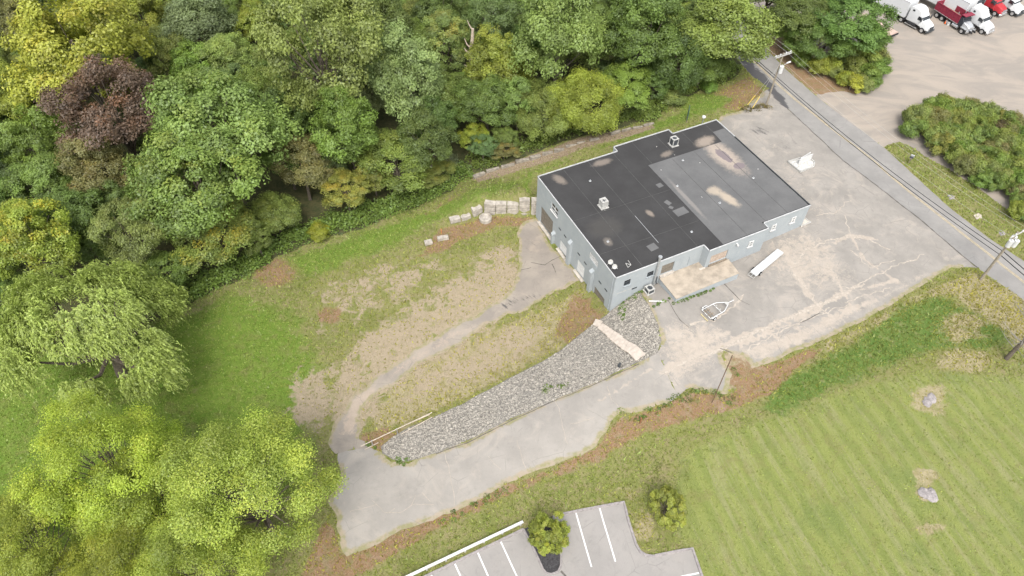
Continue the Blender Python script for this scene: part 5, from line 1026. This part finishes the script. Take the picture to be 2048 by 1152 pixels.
p = g1(1280, 846); t = thing('rusty_stake', 'short rusty red stake standing in leaf litter below the drive', 'stake', p); b = MB(); b.tube([(0, 0, -.2), (.03, 0, .5), (.02, 0, 1.1)], .09, 7); b.build('stake', M_RUST, t)
p = g1(1238, 733); t = thing('tree_stump', 'small dark stub sticking out of the riprap near drive edge', 'stub', p); b = MB(); b.tube([(0, 0, -.2), (0, 0, .35), (.1, 0, .7)], [.22, .18, .1], 8); b.build('stub', M_DKGR, t)
p = (g1(1297, 604)+g1(1328, 604))/2; t = thing('white_pole', 'white plastic pole lying flat on the paving by the condenser', 'pole', (p[0], p[1], tzg(p[0], p[1])+.05)); L = np.hypot(*(g1(1297, 604)-g1(1328, 604))[:2]); MB().box((0, 0, .05), (L, .16, .1)).build('pole', M_WHITE, t)
p = g1(1373, 241); h = rise(p, 1372, 215); t = thing('green_sign', 'dark green sign board seen edge on in the grass behind the warehouse', 'sign', p, math.radians(78)); M_GREEN = plain('green_board', (.045, .10, .085), .5, .1)
MB().box((0, 0, h*.62), (1.7, .10, h*.72)).build('sign_board', M_GREEN, t, bevel=.02)
for s in (-.6, .6): MB().box((s, 0, h*.3), (.1, .14, h*.66)).build('post', M_WOODP, t)
p = g1(1816.5, 327); t = thing('mailbox_post', 'dark mailboxes on a post in the grass beside the road', 'mailbox', p, .9); MB().box((0, 0, .55), (.12, .12, 1.3)).build('post', M_WOODP, t); MB().box((0, 0, 1.2), (1.0, .35, .06)).build('shelf', M_WOODP, t)
for s in (-.27, .27):
    b = MB(); b.loft([(-.26, 1.23, 1.52, .11, .10, .08), (.26, 1.23, 1.52, .11, .10, .08)]); o = b.build('mailbox', M_STEEL if s > 0 else M_DKGR, t); o.location = (s, 0, 0); o.rotation_euler = (0, 0, 1.57)
for i, (px, py, w, lab) in enumerate(((1956, 433, .7, 'brightest white flat stone slab in the verge grass, middle of three'), (1902, 394, .6, 'pale flat stone in the verge grass nearest the mailbox'), (1961, 484, 1, 'x'), (2003, 466, .55, 'pale flat stone in the verge grass nearest the near utility pole'))):
    if lab == 'x': continue
    p = g1(px, py); t = thing('flat_stone', lab, 'stone', p-np.array([0, 0, .13]), .4, 'flat pale stones in the verge'); b = MB(); b.prism([(-w, -.4), (.3*w, -.5), (w, -.1), (.8*w, .5), (-.6*w, .45)], -.1, .18); b.build('slab', M_ROCK if i else M_STONE, t, bevel=.04)
def boulder(px, py, rad, lab, seed, hz=.5):
    r = np.random.default_rng(seed); p = g1(px, py); t = thing('boulder', lab, 'rock', p, 0, 'rock outcrops in the lawn')
    for k in range(5):
        c = np.array([r.uniform(-.55, .55)*rad, r.uniform(-.55, .55)*rad, 0]); b = MB(); pr = r.uniform(.35, .6)*rad; n = 10; V = []; lv = [(1.0, -.1), (.95, .12), (.7, .3), (.3, .4)]
        for f, z in lv:
            for q in range(n): a = 2*math.pi*q/n; rr = pr*f*r.uniform(.8, 1.15); V.append((c[0]+rr*math.cos(a), c[1]+rr*math.sin(a), z*hz*pr*2*r.uniform(.8, 1.2)))
        b.add(V, [(i*n+q, i*n+(q+1) % n, (i+1)*n+(q+1) % n, (i+1)*n+q) for i in range(3) for q in range(n)]+[tuple(3*n+q for q in range(n))]); b.build('rock', M_ROCK, t)
boulder(1860, 801, 1.0, 'upper grey rock outcrop ringed by unmown grass on the lawn', 3); boulder(1852, 987, 1.1, 'lower grey rock outcrop ringed by unmown grass on the lawn', 4)
# low V shaped sign in a timber edged bed
c = g1(1603, 331); t = thing('sign_bed', 'white timber edged five sided sign bed filled with pale gravel', 'sign bed', c, 0); M_GRAV = plain('pale_gravel', (.42, .41, .385), .95, .35, 5)
PX = [(1575.5,325),(1600.5,317),(1622,320),(1628.4,325.5),(1627,334),(1600,345)]; W = ground(PX)-c; Wp = [tuple(w[:2]) for w in W]; MB().prism(Wp, -.1, .14).build('gravel_fill', M_GRAV, t)
for q in range(6):
    a, d = np.array(Wp[q]), np.array(Wp[(q+1) % 6]); m = (a+d)/2; e = d-a; MB().box((m[0], m[1], .12), (np.hypot(*e)+.05, .18, .3), math.atan2(e[1], e[0])).build('timber_edge', M_WHITE2, t)
a, d = g1(1595.5, 331)+0, g1(1620, 321); h = rise(a, 1602, 316.5)*.85; e = d-a; L = np.hypot(*e[:2]); s2 = thing('v_shaped_sign', 'blank white two sided sign board standing in the gravel bed', 'sign', (*a[:2], a[2]+.1), math.atan2(e[1], e[0]))
for k, y in ((1, .28), (0, -.02)):
    b = MB(); b.box((L/2, 0, h/2+.1), (L, .07, h)); o = b.build('sign_board', M_WHITE, s2); o.rotation_euler = (0, 0, .16 if k else -.02); o.location = (0, .04 if k else 0, 0)

# ------------------------------------------------------------------ utility poles and wires
M_PORC = plain('pale_transformer', (.48, .48, .47), .4, .08); M_POLE = plain('old_pole', (.235, .205, .16), .95, .3, 5)
def pole(base, h, rz, name, label, r0=.17):
    t = thing(name, label, 'utility pole', base, rz, 'utility poles along the road'); MB().tube([(0, 0, -1), (0, 0, h*.5), (0, 0, h)], [r0, r0*.82, r0*.62], 10).build('pole', M_POLE, t, 50); return t
pA = g1(1532, 211); hA = rise(pA, 1571, 106); rza = math.atan2(UU[1], UU[0])+.05; A_ = pole(pA, hA, rza, 'utility_pole', 'far wooden utility pole with white crossarms and street light by the lot')
for y in (-.16, .16): MB().box((0, y, hA-.35), (3.4, .11, .16)).build('crossarm', M_WHITE2, A_)
for x in (-1.55, -.6, .6, 1.55): MB().lathe((x, 0, hA-.27), [(.06, 0), (.1, .08), (.06, .14), (.1, .2), (.03, .32)], 8).build('insulator', M_WHITE, A_)
b = MB(); b.cyl((.1, -.45, hA-2.7), .34, 1.15, 14); b.cyl((.1, -.45, hA-2.05), .12, .25, 8); b.build('transformer', M_PORC, A_, 40)
b = MB(); b.tube([(0, 0, hA-3.2), (.9, 0, hA-2.5), (1.7, 0, hA-2.2)], .04, 6); b.build('lamp_arm', M_STEEL, A_); b = MB(); b.loft([(1.55, hA-2.3, hA-2.12, .12, .1, .05), (2.3, hA-2.28, hA-2.08, .16, .12, .06)]); b.build('lamp_head', M_WHITE, A_)
pB = g1(1961, 559); hB = rise(pB, 2038, 464); B_ = pole(pB, hB, rza+.0, 'utility_pole', 'near grey utility pole with three white transformers by the road edge', .19)
for y in (-.12,): MB().box((.2, y, hB-.3), (3.2, .12, .15)).build('crossarm', M_WHITE2, B_)
for x in (-1.2, -.4, .9, 1.6): MB().lathe((x, -.12, hB-.22), [(.06, 0), (.1, .08), (.06, .14), (.1, .2), (.03, .3)], 8).build('insulator', M_WHITE, B_)
for x, y in ((-.5, -.2), (.15, -.52), (.55, .1)):
    b = MB(); b.cyl((x, y, hB-1.6), .31, 1.0, 14); b.cyl((x, y, hB-1.02), .1, .22, 8); b.build('transformer', M_PORC, B_, 40)
M_WIREB = plain('black_cable', (.02, .02, .022), .6, .1); M_WIRE = plain('bare_wire', (.38, .375, .35), .4, .1)
def wire(P, Q, sag, r, name, label, mat, n=26):
    P, Q = np.array(P, float), np.array(Q, float); s = np.linspace(0, 1, n)[:, None]; W = P+(Q-P)*s; W[:, 2] -= sag*4*(s*(1-s))[:, 0]; o = thing(name, label, 'cable', P, 0); b = MB(); b.tube(W-P, r, 6); b.build('strand', mat, o); return o
dirAB = (pB-pA); dirAB = dirAB/np.linalg.norm(dirAB); farA = pA-dirAB*42+np.array([6, 0, 0]); farB = pB+dirAB*45
hm, hn = hA*.56, hB*.60
for off, (la, lb, lc) in ((0, ('upper thick black cable strung between the two poles over the road', 'upper black cable running from the far pole behind trees', 'upper black cable leaving the near pole out of frame')), (.42, ('lower thick black cable strung between the two poles over the road', 'lower black cable running from the far pole behind trees', 'lower black cable leaving the near pole out of frame'))):
    wire(pA+[.2, 0, hm-off], pB+[.2, 0, hn-off*1.6], .8, .04, 'overhead_cable', la, M_WIREB); wire(farA+[0, 0, hm-off], pA+[.2, 0, hm-off], .6, .05, 'overhead_cable', lb, M_WIREB); wire(pB+[.2, 0, hn-off*1.6], farB+[0, 0, hn-off], .8, .055, 'overhead_cable', lc, M_WIREB)
for x, la, lb in ((-1.55, 'thin pale power wire from the left insulators of the crossarms', 'thin pale power wire to the left of the far pole'), (.6, 'thin pale power wire from the inner insulators of the crossarms', 'inner thin pale power wire beyond the far pole'), (1.55, 'thin pale power wire from the right insulators of the crossarms', 'thin pale power wire to the right of the far pole')):
    ux = UU*x; wire(pA+ux+[0, 0, hA+.02], pB+UU*min(x, 1.6)+[0, 0, hB+.02], 1.1, .010, 'power_wire', la, M_WIRE); wire(farA+ux+[0, 0, hA], pA+ux+[0, 0, hA+.02], .8, .016, 'power_wire', lb, M_WIRE)
for (gx_, gy_, tx, ty, frac, lab) in ((1504.5, 217, 1523, 195, .83, 'right guy wire with yellow guard beside the far utility pole'), (1494, 211, 1511, 188, .78, 'left guy wire with yellow guard beside the far utility pole')):
    gq = g1(gx_, gy_); top = pA+[0, 0, hA*frac]; t = thing('guy_wire', lab, 'guy wire', gq, 0, 'guy wires of the far pole'); MB().tube([(0, 0, 0), (top-gq)], .018, 5).build('wire', M_WIRE, t); MB().tube([(0, 0, 0), (top-gq)*.27], .06, 8).build('guard', M_YEL, t)

# ------------------------------------------------------------------ trailers on the lot
c = g1(1532, 529); a, d = g1(1503, 553), g1(1557, 507); e = d-a; L = np.hypot(*e[:2])+.1; t = thing('covered_trailer', 'long narrow white covered trailer parked on the sandy lot', 'trailer', (c[0], c[1], tzg(c[0], c[1])), math.atan2(e[1], e[0]))
b = MB(); b.loft([(-L/2, .38, .62, .50, .46, .06), (-L/2+.25, .36, .72, .53, .47, .08), (L/2-.45, .36, .74, .53, .47, .08), (L/2, .38, .58, .52, .48, .06)]); b.build('cover', plain('white_cover', (.52, .53, .53), .4, .05), t, 35)
for k in range(5): MB().box((-L/2+.5+k*L/5.2, 0, .735), (.04, .9, .02)).build('cover_seam', M_WHITE2, t)
b = MB(); b.box((0, .47, .34), (L-.2, .08, .12)); b.build('side_rail', M_STEEL, t); b = MB(); b.box((0, -.47, .34), (L-.2, .08, .12)); b.build('side_rail', M_STEEL, t)
for s in (-1, 1): b = MB(); b.cyl((-L/2+.9, s*.56, .3), .3, .2, 18, axis='y'); w_ = b.build('wheel', M_BLACK, t, 40); MB().cyl((-L/2+.9, s*.67, .3), .17, .03, 14, axis='y').build('rim', M_WHITE2, w_)
b = MB(); b.tube([(-L/2, .45, .35), (-L/2-.55, .45, .35), (-L/2-.55, -.45, .35), (-L/2, -.45, .35)], .045, 6); b.build('end_frame', M_WHITE2, t); MB().box((-L/2-.28, 0, .33), (.5, .08, .06)).build('drawbar', M_STEEL, t)
R_, H_ = (g1(1402.7, 626)+g1(1417.5, 641.5))/2, g1(1465, 607); e = H_-R_; L = np.hypot(*e[:2]); rz = math.atan2(e[1], e[0]); t = thing('boat_trailer', 'empty white boat trailer with tapering frame parked on the lot', 'boat trailer', (R_[0], R_[1], tzg(R_[0], R_[1])), rz)
hw = .82; f = .5
for s in (-1, 1): MB().tube([(0, s*hw, f), (L*.42, s*hw, f), (L*.52, s*hw*.92, f), (L*.76, s*.16, f), (L*.79, s*.06, f)], .06, 6).build('side_rail', M_WHITE, t, 50)
MB().tube([(L*.72, 0, f), (L, 0, f-.05)], .055, 6).build('tongue', M_WHITE, t); MB().box((L*.73, 0, f+.06), (.4, .36, .04)).build('winch_plate', M_WHITE2, t)
for x, m in ((.08, M_WHITE), (.75, M_WOODP), (L*.41, M_WHITE), (.35, M_WOODP)): MB().tube([(x, -hw, f-.04), (x, hw, f-.04)], .05, 6).build('cross_member', m, t)
for s in (-.35, .35): MB().box((.45, s, f+.1), (.9, .12, .07)).build('bunk', M_WOODP, t); MB().box((L*.42, s, f+.08), (.3, .1, .12)).build('bunk', M_WHITE2, t)
MB().box((-.25, -.1, .12), (.1, 1.3, .1)).build('light_bar', plain('pale_timber', (.45, .39, .22), .8), t)
for s in (-1, 1):
    w_ = MB().cyl((.62, s*(hw+.17), .29), .29, .18, 18, axis='y').build('wheel', M_BLACK, t, 40); MB().cyl((.62, s*(hw+.27), .29), .17, .03, 14, axis='y').build('rim', M_WHITE, w_)
    b = MB(); b.tube([(.2, s*(hw+.17), .5), (.42, s*(hw+.17), .66), (.82, s*(hw+.17), .66), (1.04, s*(hw+.17), .5)], .06, 6); b.build('mudguard', M_WHITE, t)
MB().tube([(.62, -hw-.1, .29), (.62, hw+.1, .29)], .04, 6).build('axle', M_STEEL, t); MB().tube([(L-.2, .12, .1), (L-.2, .12, .8)], .04, 6).build('jack', M_STEEL, t)

# ------------------------------------------------------------------ lorries in the far yard
M_TRK = plain('white_lorry_paint', (.52, .53, .535), .3, .03); M_RED = plain('red_lorry_paint', (.34, .028, .035), .35, .08); M_MAR = plain('maroon_tipper', (.20, .025, .045), .5, .15); M_CHAS = plain('dark_chassis', (.028, .028, .03), .7, .3); M_ALU = plain('bright_metal', (.55, .56, .57), .35, .1, 4, .7)
def wheel(par, x, y, r=.52, w=.32, rim=M_ALU):
    o = MB().cyl((x, y, r), r, w, 20, axis='y').build('wheel', M_BLACK, par, 40); MB().cyl((x, y+(w/2+.01)*np.sign(y), r), r*.58, .04, 14, axis='y').build('rim', rim, o); return o
def tractor(label, loc, rz, paint, sleeper=True, hoodpaint=None, dark_grille=True):
    t = thing('lorry_tractor', label, 'lorry', loc, rz, 'lorries parked in the yard'); hp = hoodpaint or paint
    b = MB(); b.box((.9, .42, .78), (6.2, .14, .28)); b.build('chassis_rail', M_CHAS, t); b = MB(); b.box((.9, -.42, .78), (6.2, .14, .28)); b.build('chassis_rail', M_CHAS, t)
    MB().box((-1.0, 0, 1.05), (1.2, 1.0, .12)).build('fifth_wheel', M_CHAS, t); MB().box((1.6, 0, .9), (4.6, 1.9, .36)).build('underframe', M_CHAS, t)
    S = [(.55, 1.0, 3.55, 1.2, 1.12, .12), (.75, .98, 3.75, 1.24, 1.14, .16), (1.9, .98, 3.92, 1.25, 1.1, .3), (2.6, .98, 3.7, 1.25, 1.05, .35), (3.0, .98, 3.15, 1.24, 1.06, .3), (3.3, .98, 2.85, 1.22, 1.05, .2)] if sleeper else [(1.6, 1.0, 2.55, 1.1, 1.0, .1), (1.8, .98, 2.7, 1.12, 1.0, .14), (2.6, .98, 2.75, 1.14, 1.0, .2), (3.3, .98, 2.65, 1.12, .98, .2)]
    S += [(3.75, .98, 2.15, 1.18, 1.02, .14), (3.8, .75, 2.02, 1.12, .95, .14)]
    b = MB(); b.loft(S, 0, 6); b.build('cab', paint, t, 40)
    b = MB(); b.loft([(3.78, .72, 2.03, 1.10, .92, .2), (4.6, .68, 1.86, 1.12, .86, .24), (5.15, .66, 1.62, 1.08, .78, .26), (5.35, .72, 1.38, .98, .66, .24)], 0, 6); b.build('hood', hp, t, 40)
    b = MB(); zt = 2.82 if sleeper else 2.6; b.add([(3.345, -.96, zt-.06), (3.345, .96, zt-.06), (3.80, 1.0, 2.14), (3.80, -1.0, 2.14), (3.30, -.96, zt-.06), (3.30, .96, zt-.06), (3.70, 1.0, 2.10), (3.70, -1.0, 2.10)], [(0, 3, 2, 1), (4, 5, 6, 7), (0, 1, 5, 4), (2, 3, 7, 6), (1, 2, 6, 5), (0, 4, 7, 3)]); b.build('windscreen', M_GLASS, t)
    for s in (-1, 1):
        b = MB(); b.add([(2.65, s*1.215, 2.0), (3.55, s*1.185, 2.0), (3.25, s*1.14, 2.58), (2.7, s*1.15, 2.62), (2.65, s*1.10, 2.0), (3.55, s*1.07, 2.0), (3.25, s*1.02, 2.58), (2.7, s*1.03, 2.62)], [(0, 1, 2, 3), (4, 7, 6, 5), (0, 4, 5, 1), (2, 6, 7, 3), (1, 5, 6, 2), (0, 3, 7, 4)]); b.build('side_window', M_GLASS, t)
        MB().box((3.62, s*1.42, 2.35), (.14, .26, .75)).build('mirror', M_DKGR, t)
        MB().cyl((1.9, s*.98, .72), .33, 1.7, 16, axis='x').build('fuel_tank', M_ALU if not sleeper else M_CHAS, t, 40); MB().box((1.9, s*1.12, .42), (2.6, .18, .16)).build('side_step', M_ALU, t)
        MB().box((5.36, s*.72, 1.08), (.1, .3, .18)).build('headlight', M_ALU, t); wheel(t, 4.35, s*1.02)
        for x in (-1.65, -.35): wheel(t, x, s*.92, .52, .55)
        if sleeper: b = MB(); b.box((1.35, s*1.19, 3.2), (.4, .04, .3)); b.build('sleeper_window', M_GLASS, t)
    MB().box((5.40, 0, 1.12), (.08, 1.1, .62)).build('grille', M_DKGR if dark_grille else M_ALU, t); b = MB(); b.loft([(5.25, .42, .8, 1.18, 1.16, .08), (5.52, .44, .78, 1.02, 1.0, .08)]); b.build('bumper', M_DKGR if dark_grille else M_ALU, t, 40)
    if not sleeper:
        for s in (-1, 1): MB().tube([(1.45, s*.95, .9), (1.45, s*.95, 3.3)], .09, 8).build('exhaust_stack', M_ALU, t)
    return t
def box_trailer(label, loc, rz, L=14.6):
    t = thing('box_trailer', label, 'trailer', loc, rz, 'box trailers in the yard'); b = MB(); b.loft([(-L, 1.15, 4.1, 1.28, 1.28, .05), (0, 1.15, 4.1, 1.28, 1.28, .05)]); b.build('body', M_TRK, t)
    for s in (-1, 1): MB().box((-L/2, s*1.29, 1.2), (L, .05, .16)).build('lower_rail', M_ALU, t); MB().box((-L/2, s*1.27, 4.07), (L, .06, .08)).build('top_rail', M_ALU, t)
    for k in range(12): MB().box((-.6-k*1.2, 0, 4.105), (.05, 2.5, .012)).build('roof_bow', M_WHITE2, t)
    for s in (-1, 1):
        wheel(t, -L+1.2, s*.95, .52, .5); wheel(t, -L+2.5, s*.95, .52, .5); MB().box((-2.8, s*.8, .6), (.16, .16, 1.1)).build('landing_leg', M_CHAS, t)
    return t
w0, w1 = g1(1801, 43), g1(1841, 65); hd = w1-w0; TRZ = math.atan2(hd[1], hd[0]); hx = np.array([math.cos(TRZ), math.sin(TRZ), 0]); hy = np.array([-hx[1], hx[0], 0])
def from_front(px, py, side=-1): f_ = g1(px, py); return f_-hx*4.35-hy*side*1.02
o1 = from_front(1841, 66); tractor('white sleeper lorry nearest the trees, pulling a white box trailer', o1, TRZ, M_TRK); box_trailer('white box trailer behind the sleeper lorry nearest the trees', o1+hx*.1, TRZ)
o3 = from_front(1961, 68); tractor('white sleeper lorry standing close behind the maroon tipper lorry', o3, TRZ, M_TRK, dark_grille=False); box_trailer('long white box trailer beyond the maroon tipper lorry', o3+hx*.1-hx*.2, TRZ)
o4 = from_front(1987, 32); tractor('red bonneted lorry near the top right corner', o4, TRZ, M_RED, False, None, False)
o5 = from_front(2022, 32); tractor('white bonneted lorry at the far right of the row', o5, TRZ, M_TRK, False); o6 = from_front(1945, 33); tractor('white sleeper lorry half hidden between tipper and red lorry', o6, TRZ, M_TRK); box_trailer('white box trailer beside the red bonneted lorry', o6+hx*.1, TRZ)
# maroon tipper
fw_, rw_ = g1(1921, 67), g1(1872, 35); hd2 = fw_-rw_; rz2 = math.atan2(hd2[1], hd2[0]); ex = np.array([math.cos(rz2), math.sin(rz2), 0]); ey = np.array([-ex[1], ex[0], 0]); Lw = np.hypot(*hd2[:2]); o = rw_+ey*1.02
t = thing('tipper_lorry', 'maroon dump lorry with an empty open tipping body', 'lorry', o, rz2, 'lorries parked in the yard')
for s in (-.42, .42): MB().box((3.5, s, .85), (9.2, .16, .3)).build('chassis_rail', M_CHAS, t)
bL = 5.9; x0 = -1.1; zb, zt = 1.25, 2.75
MB().box((x0+bL/2, 0, zb), (bL, 2.3, .14)).build('body_floor', plain('dusty_bed', (.27, .215, .15), .95, .3, 3), t); ov = MB(); ov.prism([(x0+.1, -1.05), (x0+bL-.1, -1.05), (x0+bL-.1, 1.05), (x0+.1, 1.05)], zb+.07, zb+.5); ov.build('load', plain('dusty_load', (.25, .20, .13), .95, .35, 2), t)
for s in (-1, 1):
    MB().box((x0+bL/2, s*1.18, (zb+zt)/2), (bL, .09, zt-zb)).build('body_side', M_MAR, t); MB().box((x0+bL/2, s*1.2, zt), (bL+.1, .16, .12)).build('top_rail', M_MAR, t); MB().box((x0+bL/2, s*1.2, zb), (bL+.1, .14, .1)).build('lower_rail', M_ALU, t)
    for k in range(7): MB().box((x0+.3+k*.88, s*1.25, (zb+zt)/2), (.09, .07, zt-zb)).build('side_rib', M_MAR, t)
MB().box((x0+bL, 0, (zb+zt)/2+.2), (.1, 2.3, zt-zb+.4)).build('headboard', M_MAR, t); MB().box((x0-.05, 0, (zb+zt)/2), (.1, 2.3, zt-zb)).build('tailgate', M_MAR, t); MB().box((x0+bL+.5, 0, zt+.35), (1.1, 2.3, .1)).build('cab_guard', M_MAR, t)
cx = Lw-4.35+.6
b = MB(); b.loft([(cx+1.5, .95, 2.5, 1.08, 1.0, .1), (cx+1.7, .95, 2.65, 1.1, 1.0, .14), (cx+2.7, .95, 2.65, 1.1, 1.0, .16), (cx+3.15, .95, 2.05, 1.08, .98, .12)], 0, 6); b.build('cab', plain('black_cab', (.03, .033, .04), .35), t, 40)
b = MB(); b.loft([(cx+3.1, .75, 1.95, .98, .82, .16), (cx+4.1, .72, 1.75, .95, .74, .2), (cx+4.55, .75, 1.45, .85, .62, .2)], 0, 6); b.build('hood', M_ALU, t, 40)
MB().box((cx+2.95, 0, 2.32), (.1, 1.75, .45), 0, tilt=((.83, 0, .55), (0, 1, 0), (-.55, 0, .83))).build('windscreen', M_GLASS, t); MB().box((cx+4.68, 0, .75), (.2, 2.2, .4)).build('bumper', M_ALU, t)
for s in (-1, 1):
    wheel(t, Lw, s*1.02); MB().cyl((cx+1.9, s*.95, .7), .33, 1.3, 16, axis='x').build('fuel_tank', M_ALU, t, 40); MB().tube([(cx+1.35, s*.9, 1), (cx+1.35, s*.9, 3.1)], .08, 8).build('exhaust_stack', M_ALU, t); MB().box((Lw, s*1.02, 1.12), (1.15, .4, .08)).build('mudguard', M_ALU, t)
    for k in range(3): wheel(t, k*1.35, s*.95, .52, .5)
p = g1(1890, 47.5); t = thing('traffic_cone', 'orange traffic cone standing beside the maroon tipper wheels', 'cone', p); MB().box((0, 0, .03), (.5, .5, .06)).build('base', M_BLACK, t); MB().lathe((0, 0, .05), [(.2, 0), (.11, .5), (.04, .95), (.01, .95)], 12).build('cone', plain('cone_orange', (.75, .14, .03), .5), t)
p = g1(1896, 50); t = thing('white_drum', 'small white drum on the ground beside the orange cone', 'drum', p); MB().cyl((0, 0, .35), .3, .7, 14).build('body', M_WHITE, t, 40); MB().cyl((0, 0, .71), .24, .04, 14).build('lid', M_WHITE2, t)
c = g1(1776, 74); t = thing('flatbed_trailer', 'flatbed trailer tail with pinkish deck showing beside the trees', 'trailer', c, TRZ); MB().box((-3.2, 0, .98), (8, 2.5, .14)).build('deck', plain('faded_deck', (.42, .31, .26), .9, .2), t); MB().box((.9, 0, .8), (.14, 2.5, .3)).build('rear_beam', M_CHAS, t); MB().box((-3, 0, .7), (7.6, 1.1, .34)).build('frame', M_CHAS, t)
for s in (-1, 1): wheel(t, .0, s*.9, .45, .4); wheel(t, -1.1, s*.9, .45, .4)
# cars half hidden behind the thicket
def car(label, px, py, rz, paint):
    p = g1(px, py); t = thing('parked_car', label, 'car', p, rz, 'cars parked behind the thicket'); b = MB(); b.loft([(-2.2, .35, .85, .8, .72, .15), (-2.0, .25, .98, .88, .8, .18), (0, .25, 1.0, .9, .82, .18), (1.6, .25, .92, .88, .78, .18), (2.15, .35, .75, .78, .66, .16)], 0, 5); b.build('body', paint, t, 40)
    b = MB(); b.loft([(-1.85, .95, 1.0, .76, .74, .02), (-1.25, .95, 1.42, .78, .62, .12), (.2, .95, 1.46, .78, .62, .12), (1.0, .95, 1.0, .76, .7, .02)], 0, 5); b.build('window_band', M_GLASS, t, 40); b = MB(); b.loft([(-1.2, 1.40, 1.47, .64, .58, .03), (.15, 1.42, 1.51, .64, .58, .03)], 0, 4); b.build('roof_panel', paint, t, 40)
    for s in (-1, 1):
        wheel(t, -1.35, s*.8, .32, .2); wheel(t, 1.35, s*.8, .32, .2); MB().box((2.08, s*.6, .68), (.1, .3, .14)).build('headlight', M_ALU, t); MB().box((-2.16, s*.6, .75), (.08, .3, .14)).build('tail_light', M_RED, t)
    return t
car('silver grey car partly hidden at the top of the thicket', 1999, 240, -.75, plain('silver_paint', (.36, .39, .42), .3, .05)); car('white car at the right edge behind the thicket', 2040, 272, -.5, M_TRK)
